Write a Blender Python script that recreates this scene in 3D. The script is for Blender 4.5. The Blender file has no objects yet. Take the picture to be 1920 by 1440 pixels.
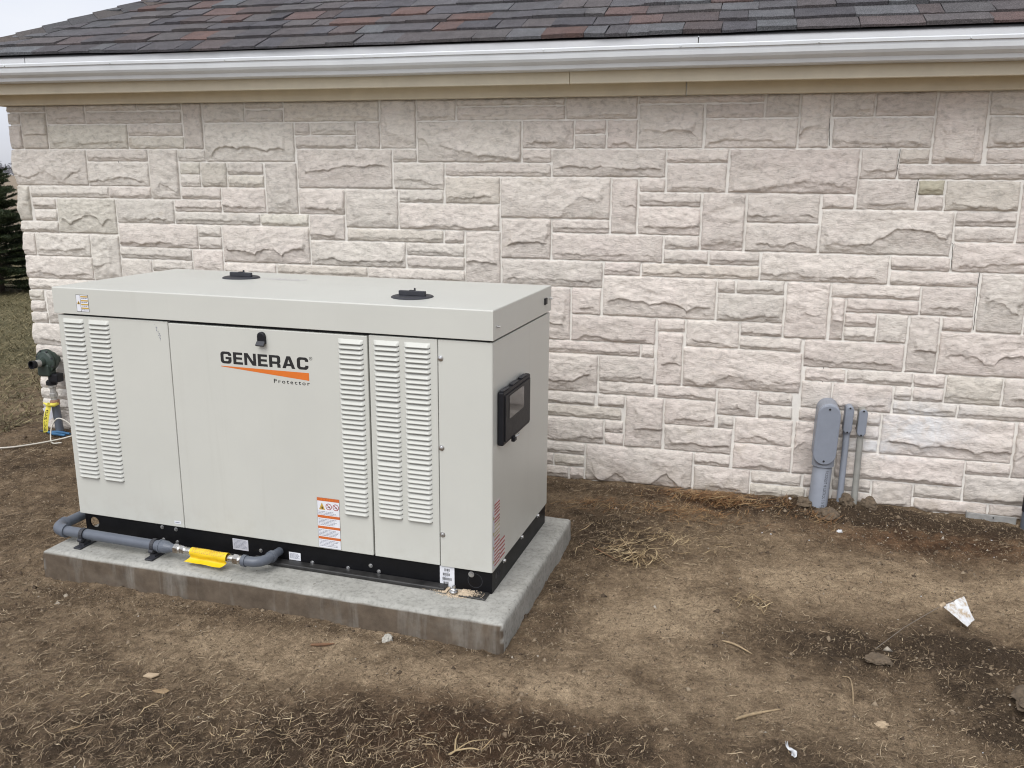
import bpy, bmesh, math, random
import numpy as np
from mathutils import Vector, Matrix, geometry

S = bpy.context.scene
COL = S.collection
PI = math.pi
rnd = random.Random(11)
rng = np.random.default_rng(7)

# ------------------------------------------------------------------ camera
cam_d = bpy.data.cameras.new('camera'); cam = bpy.data.objects.new('camera', cam_d); COL.objects.link(cam)
yaw, pitch, roll = 0.25577751, 0.23199138, -0.00709505
f_ = Vector((-math.sin(yaw)*math.cos(pitch), math.cos(yaw)*math.cos(pitch), -math.sin(pitch)))
r_ = Vector((math.cos(yaw), math.sin(yaw), 0)); d_ = f_.cross(r_)
r2 = math.cos(roll)*r_+math.sin(roll)*d_; d2 = -math.sin(roll)*r_+math.cos(roll)*d_
M = Matrix((( r2.x,-d2.x,-f_.x,0),(r2.y,-d2.y,-f_.y,0),(r2.z,-d2.z,-f_.z,1.6),(0,0,0,1)))
cam.matrix_world = M
cam_d.sensor_width = 36; cam_d.lens = 1643.568/1920*36
cam_d.clip_start = 0.05; cam_d.clip_end = 3000
S.camera = cam
S.render.resolution_x, S.render.resolution_y = 1024, 768
S.cycles.filter_width = 1.1

# ------------------------------------------------------------------ world, sun, exposure
SUN_DIR = Vector((-0.10, -0.62, 0.80)).normalized()          # towards the sun
elev = math.asin(SUN_DIR.z); azim = math.atan2(SUN_DIR.x, SUN_DIR.y)
world = bpy.data.worlds.new('World'); S.world = world; world.use_nodes = True
wn = world.node_tree; wn.nodes.clear()
wo = wn.nodes.new('ShaderNodeOutputWorld'); bg = wn.nodes.new('ShaderNodeBackground')
sky = wn.nodes.new('ShaderNodeTexSky'); sky.sky_type = 'NISHITA'; sky.sun_disc = False
sky.sun_elevation = elev; sky.sun_rotation = azim
sky.air_density = 1.0; sky.dust_density = 3.0; sky.ozone_density = 1.0
bw = wn.nodes.new('ShaderNodeRGBToBW')
tint = wn.nodes.new('ShaderNodeMix'); tint.data_type = 'RGBA'; tint.blend_type = 'MULTIPLY'
tint.inputs['Factor'].default_value = 1.0; tint.inputs[7].default_value = (0.93, 0.98, 1.08, 1)
mx = wn.nodes.new('ShaderNodeMix'); mx.data_type = 'RGBA'; mx.inputs['Factor'].default_value = 0.80
wn.links.new(sky.outputs[0], bw.inputs[0]); wn.links.new(bw.outputs[0], tint.inputs[6])
wn.links.new(sky.outputs[0], mx.inputs[6]); wn.links.new(tint.outputs[2], mx.inputs[7])
cl = wn.nodes.new('ShaderNodeMix'); cl.data_type = 'RGBA'; cl.inputs['Factor'].default_value = 0.62
tc = wn.nodes.new('ShaderNodeTexCoord'); cn = wn.nodes.new('ShaderNodeTexNoise'); cn.inputs['Scale'].default_value = 3.2; cn.inputs['Detail'].default_value = 5
mp_ = wn.nodes.new('ShaderNodeMapping'); mp_.inputs['Scale'].default_value = (1, 1, 2.6); wn.links.new(tc.outputs['Generated'], mp_.inputs[0]); wn.links.new(mp_.outputs[0], cn.inputs['Vector'])
cr_ = wn.nodes.new('ShaderNodeValToRGB'); cr_.color_ramp.elements[0].position = .35; cr_.color_ramp.elements[1].position = .65       # even cloud deck over the clear-sky model
cr_.color_ramp.elements[0].color = (.80, .84, .95, 1); cr_.color_ramp.elements[1].color = (1.0, 1.0, 1.03, 1); wn.links.new(cn.outputs['Fac'], cr_.inputs[0])
sc_ = wn.nodes.new('ShaderNodeMix'); sc_.data_type = 'RGBA'; sc_.blend_type = 'MULTIPLY'; sc_.inputs['Factor'].default_value = 1; sc_.inputs[7].default_value = (3.8, 3.8, 3.85, 1)
wn.links.new(cr_.outputs[0], sc_.inputs[6]); wn.links.new(sc_.outputs[2], cl.inputs[7])
wn.links.new(mx.outputs[2], cl.inputs[6]); wn.links.new(cl.outputs[2], bg.inputs[0]); bg.inputs[1].default_value = 0.15
wn.links.new(bg.outputs[0], wo.inputs[0])
sd = bpy.data.lights.new('sun', 'SUN'); sun = bpy.data.objects.new('sun', sd); COL.objects.link(sun)
sd.energy = 1.15; sd.angle = math.radians(45); sd.color = (1.0, 0.985, 0.955)
sun.rotation_euler = (-SUN_DIR).to_track_quat('-Z', 'Y').to_euler()
S.view_settings.view_transform = 'Standard'; S.view_settings.look = 'None'
S.view_settings.exposure = 0.77; S.view_settings.gamma = 1.0; S.view_settings.use_curve_mapping = False

# ------------------------------------------------------------------ noise
def _hash(ix, iy, seed):
    h = (ix.astype(np.int64)*374761393 + iy.astype(np.int64)*668265263 + seed*1442695041) & 0xffffffff
    h = ((h ^ (h >> 13))*1274126177) & 0xffffffff
    h = ((h ^ (h >> 16))*2246822519) & 0xffffffff
    return ((h ^ (h >> 15)) & 0xffffff)/float(0xffffff)
def vn(x, y, seed=0):
    x = np.asarray(x, float); y = np.asarray(y, float)
    ix = np.floor(x); iy = np.floor(y); fx = x-ix; fy = y-iy
    fx = fx*fx*fx*(fx*(fx*6-15)+10); fy = fy*fy*fy*(fy*(fy*6-15)+10)
    a = _hash(ix, iy, seed); b = _hash(ix+1, iy, seed); c = _hash(ix, iy+1, seed); d = _hash(ix+1, iy+1, seed)
    return (a*(1-fx)+b*fx)*(1-fy)+(c*(1-fx)+d*fx)*fy
def fbm(x, y, o=4, seed=0, gain=.5):
    s = 0; a = 1; t = 0
    for k in range(o):
        s = s+a*(vn(x*2**k, y*2**k, seed+17*k)-.5); t += a; a *= gain
    return s/t*2
def sstep(e0, e1, x):
    t = np.clip((x-e0)/(e1-e0), 0, 1); return t*t*(3-2*t)

# ------------------------------------------------------------------ materials
class NT:
    def __init__(s, name):
        s.m = bpy.data.materials.new(name); s.m.use_nodes = True; s.t = s.m.node_tree
        s.b = s.t.nodes['Principled BSDF']; s.geo = None; s.obi = None
    def n(s, typ, **kw):
        x = s.t.nodes.new(typ)
        for k, v in kw.items(): setattr(x, k, v)
        return x
    def l(s, a, b): s.t.links.new(a, b)
    def pos(s):
        if not s.geo: s.geo = s.n('ShaderNodeNewGeometry')
        return s.geo.outputs['Position']
    def mapped(s, sc=(1, 1, 1), rot=(0, 0, 0)):
        mp = s.n('ShaderNodeMapping'); mp.inputs['Scale'].default_value = sc; mp.inputs['Rotation'].default_value = rot
        s.l(s.pos(), mp.inputs['Vector']); return mp.outputs[0]
    def noise(s, scale, detail=4, rough=.55, dist=0, vec=None):
        x = s.n('ShaderNodeTexNoise'); x.inputs['Scale'].default_value = scale; x.inputs['Detail'].default_value = detail
        x.inputs['Roughness'].default_value = rough; x.inputs['Distortion'].default_value = dist
        s.l(vec if vec is not None else s.pos(), x.inputs['Vector']); return x.outputs['Fac']
    def ramp(s, fac, stops):
        x = s.n('ShaderNodeValToRGB'); e = x.color_ramp.elements
        while len(e) < len(stops): e.new(0.5)
        for i, (p, c) in enumerate(stops):
            e[i].position = p; e[i].color = (c, c, c, 1) if isinstance(c, (int, float)) else (*c, 1)
        s.l(fac, x.inputs[0]); return x.outputs[0]
    def mix(s, fac, a, b, mode='MIX'):
        x = s.n('ShaderNodeMix'); x.data_type = 'RGBA'; x.blend_type = mode
        for v, i in ((fac, 0), (a, 6), (b, 7)):
            if isinstance(v, (int, float)): x.inputs[i].default_value = v if i == 0 else (v, v, v, 1)
            elif isinstance(v, tuple): x.inputs[i].default_value = (*v, 1)
            else: s.l(v, x.inputs[i])
        return x.outputs[2]
    def math(s, op, a, b=None):
        x = s.n('ShaderNodeMath'); x.operation = op
        for v, i in ((a, 0), (b, 1)):
            if v is None: continue
            if isinstance(v, (int, float)): x.inputs[i].default_value = v
            else: s.l(v, x.inputs[i])
        return x.outputs[0]
    def col(s, c):
        if isinstance(c, tuple): s.b.inputs['Base Color'].default_value = (*c, 1)
        else: s.l(c, s.b.inputs['Base Color'])
    def rough(s, r):
        if isinstance(r, (int, float)): s.b.inputs['Roughness'].default_value = r
        else: s.l(r, s.b.inputs['Roughness'])
    def bump(s, h, strength=.3, dist=.005, prev=None):
        x = s.n('ShaderNodeBump'); x.inputs['Strength'].default_value = strength; x.inputs['Distance'].default_value = dist
        s.l(h, x.inputs['Height'])
        if prev is not None: s.l(prev, x.inputs['Normal'])
        s.l(x.outputs[0], s.b.inputs['Normal']); return x.outputs[0]
    def sep(s):
        x = s.n('ShaderNodeSeparateXYZ'); s.l(s.pos(), x.inputs[0]); return x.outputs
    def objcol(s):
        x = s.n('ShaderNodeObjectInfo'); return x.outputs['Color']
    def blob(s, c, r, soft=.5):
        v = s.n('ShaderNodeVectorMath', operation='SUBTRACT'); s.l(s.pos(), v.inputs[0]); v.inputs[1].default_value = c
        w = s.n('ShaderNodeVectorMath', operation='DIVIDE'); s.l(v.outputs[0], w.inputs[0]); w.inputs[1].default_value = r
        g = s.n('ShaderNodeVectorMath', operation='LENGTH'); s.l(w.outputs[0], g.inputs[0])
        mr = s.n('ShaderNodeMapRange'); s.l(g.outputs['Value'], mr.inputs[0]); mr.inputs[1].default_value = 1; mr.inputs[2].default_value = 1-soft
        return mr.outputs[0]

def simple(name, c, rough=.6, metal=0, var=.12, scale=30, bump=0, bscale=200, bdist=.002, spec=.5):
    k = NT(name); n = k.noise(scale, 5, .6)
    lo = tuple(max(0, v*(1-var)) for v in c); hi = tuple(v*(1+var) for v in c)
    k.col(k.ramp(n, [(.3, lo), (.7, hi)])); k.rough(k.math('ADD', k.math('MULTIPLY', n, .2), rough-.1))
    k.b.inputs['Metallic'].default_value = metal; k.b.inputs['Specular IOR Level'].default_value = spec
    if bump: k.bump(k.noise(bscale, 4, .6), bump, bdist)
    return k.m

def mat_paint():
    k = NT('enclosure_paint'); n = k.noise(3, 5, .6); fine = k.noise(45, 5, .65)
    c = k.ramp(n, [(.3, (.535, .535, .488)), (.7, (.565, .565, .513))])
    sp = k.ramp(fine, [(.70, 0.0), (.78, 1.0)])
    c = k.mix(k.math('MULTIPLY', sp, .10), c, (.36, .34, .30))
    x, y, z = k.sep()
    low = k.n('ShaderNodeMapRange'); k.l(z, low.inputs[0]); low.inputs[1].default_value = .34; low.inputs[2].default_value = .18
    dirt = k.math('MULTIPLY', low.outputs[0], k.ramp(k.noise(14, 6, .7), [(.45, 0.0), (.75, 1.0)]))
    c = k.mix(k.math('MULTIPLY', dirt, .22), c, (.30, .25, .19))
    run = k.ramp(k.noise(16, 5, .65, .3, k.mapped((1, 1, .06))), [(.60, 0.0), (.78, 1.0)])
    c = k.mix(k.math('MULTIPLY', run, .16), c, (.40, .385, .33))
    k.col(c); k.rough(k.math('ADD', k.math('MULTIPLY', n, .15), .28)); wv = k.bump(k.noise(2.2, 2, .5), .10, .02); k.bump(k.noise(900, 2, .5), .06, .0004, wv)
    return k.m
def mat_stone():
    k = NT('split_face_limestone')
    base = k.objcol()
    big = k.noise(5, 6, .62, .4); mid = k.noise(26, 6, .65, .6, k.mapped((1, 1, 1.7), (0, .25, 0)))
    c = k.mix(k.ramp(big, [(.35, 0.0), (.68, .55)]), base, k.mix(.5, base, (.62, .60, .52)))
    c = k.mix(1.0, c, k.ramp(mid, [(.25, .66), (.48, .98), (.75, 1.16)]), 'MULTIPLY')
    ocr = k.ramp(k.noise(7, 5, .6, 0, k.mapped((1, 1, 1))), [(.66, 0.0), (.76, .35)])
    c = k.mix(ocr, c, (.50, .43, .33))
    # lime wash splashed beside the conduits
    lime = k.math('MULTIPLY', k.math('MAXIMUM', k.blob((.88, 4.47, .43), (.34, .3, .20), .8), k.blob((.72, 4.47, .31), (.22, .3, .10), .8)),
                  k.ramp(k.noise(9, 6, .7, 1.0), [(.38, 0.0), (.62, 1.0)]))
    c = k.mix(k.math('MULTIPLY', lime, .75), c, (.72, .73, .74))
    # soil splashed along the foot of the wall and mud specks
    x, y, z = k.sep()
    ft = k.n('ShaderNodeMapRange'); k.l(z, ft.inputs[0]); ft.inputs[1].default_value = .16; ft.inputs[2].default_value = .0
    soil = k.math('MULTIPLY', ft.outputs[0], k.ramp(k.noise(11, 6, .7), [(.35, 0.0), (.7, 1.0)]))
    c = k.mix(k.math('MULTIPLY', soil, .6), c, (.27, .215, .15))
    sp = k.math('MULTIPLY', k.blob((.36, 4.47, .40), (.55, .3, .34), .7), k.ramp(k.noise(34, 3, .5), [(.70, 0.0), (.74, 1.0)]))
    c = k.mix(k.math('MULTIPLY', sp, .85), c, (.09, .065, .045))
    k.col(c); k.rough(.88); k.b.inputs['Specular IOR Level'].default_value = .25
    b = k.bump(k.noise(70, 6, .7, .8, k.mapped((.7, 1, 2.0), (0, .3, 0))), 1.0, .007)
    k.bump(k.noise(330, 4, .6), .35, .0025, b)
    return k.m
def mat_shingle():
    k = NT('asphalt_shingle'); g = k.noise(190, 3, .75); m = k.noise(14, 4, .6)
    ob = k.mix(k.ramp(k.noise(9, 3, .6), [(.35, .05), (.65, .38)]), k.objcol(), (.088, .080, .083))
    c = k.mix(1.0, ob, k.ramp(g, [(.28, .40), (.5, .98), (.70, 1.85)]), 'MULTIPLY')
    c = k.mix(1.0, c, k.ramp(m, [(.3, .85), (.7, 1.12)]), 'MULTIPLY')
    k.col(c); k.rough(.95); k.b.inputs['Specular IOR Level'].default_value = .15; k.bump(g, .5, .003)
    return k.m
def mat_concrete():
    k = NT('pad_concrete'); n = k.noise(6, 6, .65); s = k.noise(60, 5, .7)
    c = k.ramp(n, [(.3, (.27, .265, .235)), (.55, (.36, .352, .318)), (.75, (.43, .42, .38))])
    c = k.mix(1.0, c, k.ramp(s, [(.25, .60), (.5, 1.0), (.78, 1.2)]), 'MULTIPLY')
    c = k.mix(k.ramp(k.noise(38, 2, .4), [(.72, 0.0), (.76, .7)]), c, (.12, .10, .08))
    at = k.n('ShaderNodeAttribute', attribute_name='mud')
    mud = k.math('MULTIPLY', at.outputs['Fac'], k.ramp(k.noise(5, 5, .6), [(.2, .75), (.45, 1.0)]))
    streak = k.ramp(k.noise(13, 5, .6, .3, k.mapped((1, 1, .13))), [(.54, 1.0), (.74, .60)])
    mud = k.math('MULTIPLY', mud, streak)
    mc = k.ramp(k.noise(18, 5, .6), [(.3, (.075, .055, .037)), (.7, (.135, .103, .072))])
    c = k.mix(mud, c, mc)
    k.col(c); k.rough(.9); b = k.bump(s, .35, .004); k.bump(k.noise(260, 4, .7), .4, .0025, b)
    return k.m
def mat_ground():
    k = NT('bare_soil'); damp = k.n('ShaderNodeAttribute', attribute_name='damp').outputs['Fac']
    lawn = k.n('ShaderNodeAttribute', attribute_name='lawn').outputs['Fac']
    far = k.n('ShaderNodeAttribute', attribute_name='field').outputs['Fac']
    red = k.n('ShaderNodeAttribute', attribute_name='rust').outputs['Fac']
    a = k.noise(2.6, 6, .62, .5); b = k.noise(13, 6, .68, .4); s = k.noise(75, 5, .7); v = k.noise(300, 3, .6)
    t = k.math('ADD', k.math('MULTIPLY', k.math('SUBTRACT', a, .5), .95), k.math('MULTIPLY', k.math('SUBTRACT', b, .5), 1.0))
    t = k.math('ADD', t, damp)
    c = k.ramp(t, [(.10, (.385, .292, .190)), (.36, (.275, .203, .130)), (.60, (.155, .110, .069)), (.88, (.060, .042, .027))])
    c = k.mix(1.0, c, k.ramp(s, [(.25, .50), (.5, 1.0), (.76, 1.40)]), 'MULTIPLY')
    c = k.mix(1.0, c, k.ramp(v, [(.25, .55), (.75, 1.4)]), 'MULTIPLY')
    c = k.mix(k.math('MULTIPLY', red, .6), c, k.mix(1.0, c, (1.25, .80, .55), 'MULTIPLY'))
    g = k.ramp(k.math('ADD', k.math('MULTIPLY', b, .5), k.math('MULTIPLY', s, .5)), [(.3, (.075, .065, .036)), (.5, (.135, .118, .062)), (.7, (.20, .17, .095))])
    c = k.mix(lawn, c, g)
    fd = k.ramp(k.noise(.05, 4, .6, 0, k.mapped((1, 3, 1))), [(.35, (.21, .165, .12)), (.65, (.30, .245, .175))])
    c = k.mix(far, c, fd)
    k.col(c); k.rough(.95); k.b.inputs['Specular IOR Level'].default_value = .15
    q = k.bump(s, .75, .010); k.bump(v, .6, .004, q)
    return k.m
def mat_straw(name, stops, rough=.7):
    k = NT(name); k.pos(); r = k.geo.outputs['Random Per Island']
    k.col(k.ramp(r, stops)); k.rough(rough); k.b.inputs['Specular IOR Level'].default_value = .3
    return k.m

MT = {
 'paint': mat_paint(), 'stone': mat_stone(), 'shingle': mat_shingle(), 'concrete': mat_concrete(), 'ground': mat_ground(),
 'mortar': simple('pale_mortar', (.74, .71, .655), .92, var=.08, scale=14, bump=.5, bscale=160, bdist=.004),
 'crack': simple('open_joint', (.05, .045, .04), .9),
 'black': simple('black_frame_paint', (.004, .004, .005), .45, var=.25, scale=22, bump=.1, bscale=90, spec=.25),
 'flange': simple('dusty_black_steel', (.022, .021, .020), .5, var=.6, scale=18, bump=.1, bscale=90),
 'dark': simple('dark_interior', (.012, .012, .012), .8),
 'plastic': simple('black_plastic', (.010, .010, .013), .5, var=.2, scale=60, bump=.08, bscale=500, spec=.3),
 'slate': simple('dark_grey_plastic', (.030, .031, .037), .5, var=.15, scale=60),
 'drip': simple('painted_drip_metal', (.58, .58, .58), .5, var=.05, scale=6),
 'white_gutter': simple('white_gutter_metal', (.62, .64, .65), .35, var=.05, scale=6),
 'cream': simple('cream_trim_board', (.66, .60, .465), .55, var=.06, scale=8, bump=.08, bscale=60),
 'deck': simple('roof_underlay', (.02, .02, .022), .9),
 'soffit': simple('soffit_board', (.60, .54, .41), .6, var=.05),
 'zinc': simple('zinc_bolt', (.62, .62, .62), .32, metal=1, var=.15, scale=200),
 'steel': simple('stainless_hose', (.60, .58, .54), .28, metal=1, var=.15, scale=120),
 'pvc': simple('grey_pvc', (.105, .118, .142), .42, var=.08, scale=14, bump=.05, bscale=300),
 'pvc_light': simple('weathered_grey_pvc', (.255, .275, .315), .5, var=.08, scale=14, bump=.05, bscale=300),
 'pvc_tan': simple('dusty_grey_pvc', (.27, .265, .24), .6, var=.12, scale=18),
 'pvc_cover': simple('grey_cover_plate', (.215, .235, .275), .5, var=.06, scale=20),
 'yellow': simple('yellow_plastic_tag', (.78, .53, .012), .45, var=.06, scale=40),
 'tape': simple('yellow_tape', (.78, .68, .10), .4, var=.08, scale=40),
 'ink': simple('black_ink', (.012, .012, .012), .6),
 'greyink': simple('grey_print', (.22, .23, .28), .6),
 'orange': simple('orange_print', (.66, .16, .018), .5, var=.05),
 'orange2': simple('warning_orange', (.56, .13, .03), .5, var=.08),
 'amber': simple('amber_print', (.52, .33, .06), .5, var=.15, scale=300),
 'paper': simple('label_white', (.72, .73, .76), .5, var=.05),
 'paper2': simple('label_grey', (.52, .52, .56), .5, var=.08),
 'redink': simple('red_print', (.34, .05, .04), .5),
 'pinkp': simple('pale_pink_print', (.62, .56, .55), .5),
 'olive': simple('olive_print', (.42, .38, .20), .5),
 'purple': simple('pencil_mark', (.46, .42, .47), .7),
 'green': simple('regulator_green', (.030, .045, .036), .5, var=.2, scale=40, bump=.1),
 'galv': simple('galvanised_fitting', (.45, .44, .42), .5, metal=.6, var=.25, scale=60),
 'rust': simple('rusty_fitting', (.30, .17, .12), .8, var=.3, scale=60),
 'blue': simple('blue_grip', (.03, .115, .23), .5, var=.15),
 'cord': simple('off_white_cord', (.58, .55, .48), .7, var=.1, scale=80),
 'flag': None,
 'dust': simple('drill_dust', (.58, .47, .34), .95, var=.25, scale=90),
 'wire': simple('dull_wire', (.17, .14, .11), .6, var=.3),
 'wood': simple('dry_stalk', (.33, .245, .145), .85, var=.3, scale=60, bump=.3, bscale=160),
 'twig': simple('brown_twig', (.16, .085, .045), .85, var=.3, scale=60),
 'card': simple('cardboard_scrap', (.42, .32, .21), .9, var=.2, scale=60),
 'leaf': simple('dead_leaf', (.24, .165, .09), .85, var=.3, scale=60),
 'rock': simple('concrete_lump', (.40, .38, .33), .95, var=.25, scale=50, bump=.5, bscale=160, bdist=.004),
 'clod': simple('soil_clod', (.125, .093, .062), .95, var=.35, scale=60, bump=.7, bscale=160, bdist=.006),
 'scrap': simple('white_plastic_scrap', (.60, .61, .62), .6, var=.22, scale=60),
 'strip': simple('grey_strip', (.27, .265, .25), .6, var=.2, scale=30),
 'bark': simple('spruce_bark', (.06, .045, .035), .95, var=.3, scale=40, bump=.5, bscale=80),
 'slatewall': simple('footing_concrete', (.50, .48, .44), .95, var=.15, scale=12, bump=.4, bscale=120, bdist=.004),
}
def _flag():
    k = NT('soiled_white_flag'); c = k.ramp(k.noise(34, 6, .7), [(.30, (.70, .72, .76)), (.50, (.60, .59, .57)), (.62, (.40, .31, .21))])
    k.col(c); k.rough(.55); return k.m
MT['flag'] = _flag()
MT['straw'] = mat_straw('dry_straw', [(0.0, (.09, .060, .037)), (.45, (.19, .133, .081)), (.8, (.32, .24, .15)), (1.0, (.52, .415, .275))])
MT['chaff'] = mat_straw('straw_chaff', [(0.0, (.045, .031, .020)), (.5, (.14, .098, .058)), (.9, (.30, .225, .14)), (1.0, (.45, .36, .24))])
MT['rusty'] = mat_straw('rusty_needles', [(0.0, (.11, .05, .022)), (.5, (.24, .125, .05)), (1.0, (.42, .30, .16))])
MT['pale'] = mat_straw('pale_straw', [(0.0, (.20, .135, .07)), (.5, (.36, .265, .145)), (1.0, (.54, .43, .26))])
MT['grass'] = mat_straw('lawn_grass', [(0.0, (.060, .055, .028)), (.4, (.12, .105, .05)), (.75, (.20, .165, .085)), (1.0, (.32, .26, .15))])
MT['pebble'] = mat_straw('soil_crumbs', [(0.0, (.07, .05, .034)), (.6, (.19, .14, .092)), (.97, (.28, .22, .15)), (1.0, (.40, .36, .30))], .95)
MT['needle'] = mat_straw('spruce_needles', [(0.0, (.016, .027, .012)), (.6, (.038, .056, .023)), (1.0, (.085, .095, .040))], .6)
MT['woods'] = mat_straw('hazy_bare_woodland', [(0.0, (.15, .15, .165)), (.5, (.20, .20, .215)), (1.0, (.26, .26, .28))], 1.0)  # grey of bare trees, with bluish distance haze put into the colour

# ------------------------------------------------------------------ object helpers
OFF = {}
def thing(name, label, cat, loc=(0, 0, 0), rz=0, group=None):
    o = bpy.data.objects.new(name, None); COL.objects.link(o); o.empty_display_size = .1
    o.location = loc; o.rotation_euler = (0, 0, rz); o['label'] = label; o['category'] = cat
    if group: o['group'] = group
    return o
GROUPS = {'soil_clod': 'clods of soil on the bare ground', 'plastic_scrap': 'plastic scraps on the soil', 'dry_stalk': 'dry stalks on the bare soil'}
def tag(o, label, cat, group=None):
    group = group or GROUPS.get(o.name.split('.')[0])
    o['label'] = label; o['category'] = cat
    if group: o['group'] = group
    return o
def link(name, me, mats, parent=None, loc=(0, 0, 0)):
    o = bpy.data.objects.new(name, me); COL.objects.link(o)
    for m in (mats if isinstance(mats, (list, tuple)) else [mats]):
        if m is not None: me.materials.append(MT[m] if isinstance(m, str) else m)
    if parent: o.parent = parent
    o.location = loc
    return o
def np_mesh(name, v, f, smooth=False):
    """v (N,3); f (M,k) quads or triangles"""
    v = np.asarray(v, np.float32); f = np.asarray(f, np.int32); me = bpy.data.meshes.new(name)
    me.vertices.add(len(v)); me.vertices.foreach_set('co', v.ravel())
    k = f.shape[1]; me.loops.add(f.size); me.loops.foreach_set('vertex_index', f.ravel())
    me.polygons.add(len(f)); me.polygons.foreach_set('loop_start', np.arange(0, f.size, k, dtype=np.int32))
    me.polygons.foreach_set('loop_total', np.full(len(f), k, np.int32))
    if smooth: me.polygons.foreach_set('use_smooth', np.ones(len(f), bool))
    me.update(calc_edges=True); return me
class MB:
    def __init__(s): s.v = []; s.f = []; s.mi = []; s.sm = []
    def add(s, vs, fs, mi=0, smooth=False):
        b = len(s.v); s.v += [tuple(q) for q in vs]; s.f += [tuple(i+b for i in q) for q in fs]
        s.mi += [mi]*len(fs); s.sm += [smooth]*len(fs); return s
    def box(s, x0, x1, y0, y1, z0, z1, mi=0):
        vs = [(x, y, z) for x in (x0, x1) for y in (y0, y1) for z in (z0, z1)]
        return s.add(vs, [(0, 1, 3, 2), (4, 6, 7, 5), (0, 4, 5, 1), (2, 3, 7, 6), (0, 2, 6, 4), (1, 5, 7, 3)], mi)
    def bev(s, x0, x1, y0, y1, z0, z1, b=.003, seg=2, mi=0):
        bm = bmesh.new(); bmesh.ops.create_cube(bm, size=1)
        for q in bm.verts: q.co = Vector(((x0+x1)/2+q.co.x*(x1-x0), (y0+y1)/2+q.co.y*(y1-y0), (z0+z1)/2+q.co.z*(z1-z0)))
        bmesh.ops.bevel(bm, geom=bm.edges[:], offset=b, segments=seg, affect='EDGES', profile=.5)
        bm.verts.index_update(); s.add([q.co[:] for q in bm.verts], [[w.index for w in q.verts] for q in bm.faces], mi); bm.free(); return s
    def tube(s, pts, r, seg=14, mi=0, caps=True, smooth=True):
        pts = [Vector(p) for p in pts]; n = len(pts); rr = r if isinstance(r, (list, tuple)) else [r]*n
        T = [(pts[min(i+1, n-1)]-pts[max(i-1, 0)]).normalized() for i in range(n)]
        a = Vector((0, 0, 1)) if abs(T[0].z) < .9 else Vector((1, 0, 0)); N = (a-a.dot(T[0])*T[0]).normalized()
        vs = []; fs = []
        for i in range(n):
            N = (N-N.dot(T[i])*T[i]).normalized(); B = T[i].cross(N)
            for k in range(seg):
                t = 2*PI*k/seg; vs.append(pts[i]+rr[i]*(math.cos(t)*N+math.sin(t)*B))
        for i in range(n-1):
            for k in range(seg):
                k2 = (k+1) % seg; fs.append((i*seg+k, i*seg+k2, (i+1)*seg+k2, (i+1)*seg+k))
        s.add(vs, fs, mi, smooth)
        if caps: s.add(vs[:seg], [tuple(reversed(range(seg)))], mi); s.add(vs[-seg:], [tuple(range(seg))], mi)
        return s
    def lathe(s, prof, o, ax, seg=24, mi=0):
        """prof: (distance along axis, radius)"""
        ax = Vector(ax).normalized(); a = Vector((0, 0, 1)) if abs(ax.z) < .9 else Vector((1, 0, 0))
        N = (a-a.dot(ax)*ax).normalized(); B = ax.cross(N); o = Vector(o); vs = []; fs = []
        for d, r in prof:
            for k in range(seg):
                t = 2*PI*k/seg; vs.append(o+ax*d+max(r, 1e-5)*(math.cos(t)*N+math.sin(t)*B))
        for i in range(len(prof)-1):
            for k in range(seg):
                k2 = (k+1) % seg; fs.append((i*seg+k, i*seg+k2, (i+1)*seg+k2, (i+1)*seg+k))
        return s.add(vs, fs, mi)
    def hexnut(s, o, ax, r, h, mi=0): return s.lathe([(0, 0), (0, r), (h*.8, r), (h, r*.85), (h, 0)], o, ax, 6, mi)
    def poly(s, pts, mi=0): return s.add(pts, [tuple(range(len(pts)))], mi)
    def build(s, name, mats, parent=None, loc=(0, 0, 0), fix=True):
        me = bpy.data.meshes.new(name); me.from_pydata(s.v, [], s.f)
        me.polygons.foreach_set('material_index', s.mi); me.polygons.foreach_set('use_smooth', s.sm); me.update()
        if fix:
            bm = bmesh.new(); bm.from_mesh(me); bmesh.ops.recalc_face_normals(bm, faces=bm.faces[:]); bm.to_mesh(me); bm.free()
        return link(name, me, mats, parent, loc)
def arc(c, a, b, n=8):
    """quarter bend from direction a to direction b around corner c: points c+a..c+b"""
    c = Vector(c); a = Vector(a); b = Vector(b); o = c+a+b
    return [o-b*math.cos(t)-a*math.sin(t) for t in [PI/2*i/n for i in range(n+1)]]
def curve_mesh(splines, ext=.0002):
    cu = bpy.data.curves.new('outline', 'CURVE'); cu.dimensions = '2D'; cu.fill_mode = 'FRONT'; cu.extrude = 0
    for pts in splines:
        sp = cu.splines.new('POLY'); sp.points.add(len(pts)-1); sp.use_cyclic_u = True
        for p, q in zip(sp.points, pts): p.co = (q[0], q[1], 0, 1)
    o = bpy.data.objects.new('outline', cu); COL.objects.link(o)
    dg = bpy.context.evaluated_depsgraph_get(); me = bpy.data.meshes.new_from_object(o.evaluated_get(dg))
    bpy.data.objects.remove(o); bpy.data.curves.remove(cu); return me
def text_mesh(txt, size, spacing=1.0, align='LEFT', bold=0.0):
    cu = bpy.data.curves.new('lettering', 'FONT'); cu.body = txt; cu.size = size; cu.space_character = spacing; cu.align_x = align
    cu.offset = bold; cu.resolution_u = 3
    o = bpy.data.objects.new('lettering', cu); COL.objects.link(o)
    dg = bpy.context.evaluated_depsgraph_get(); me = bpy.data.meshes.new_from_object(o.evaluated_get(dg))
    bpy.data.objects.remove(o); bpy.data.curves.remove(cu); return me
def place_flat(me, Mx):
    me.transform(Mx); return me
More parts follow.
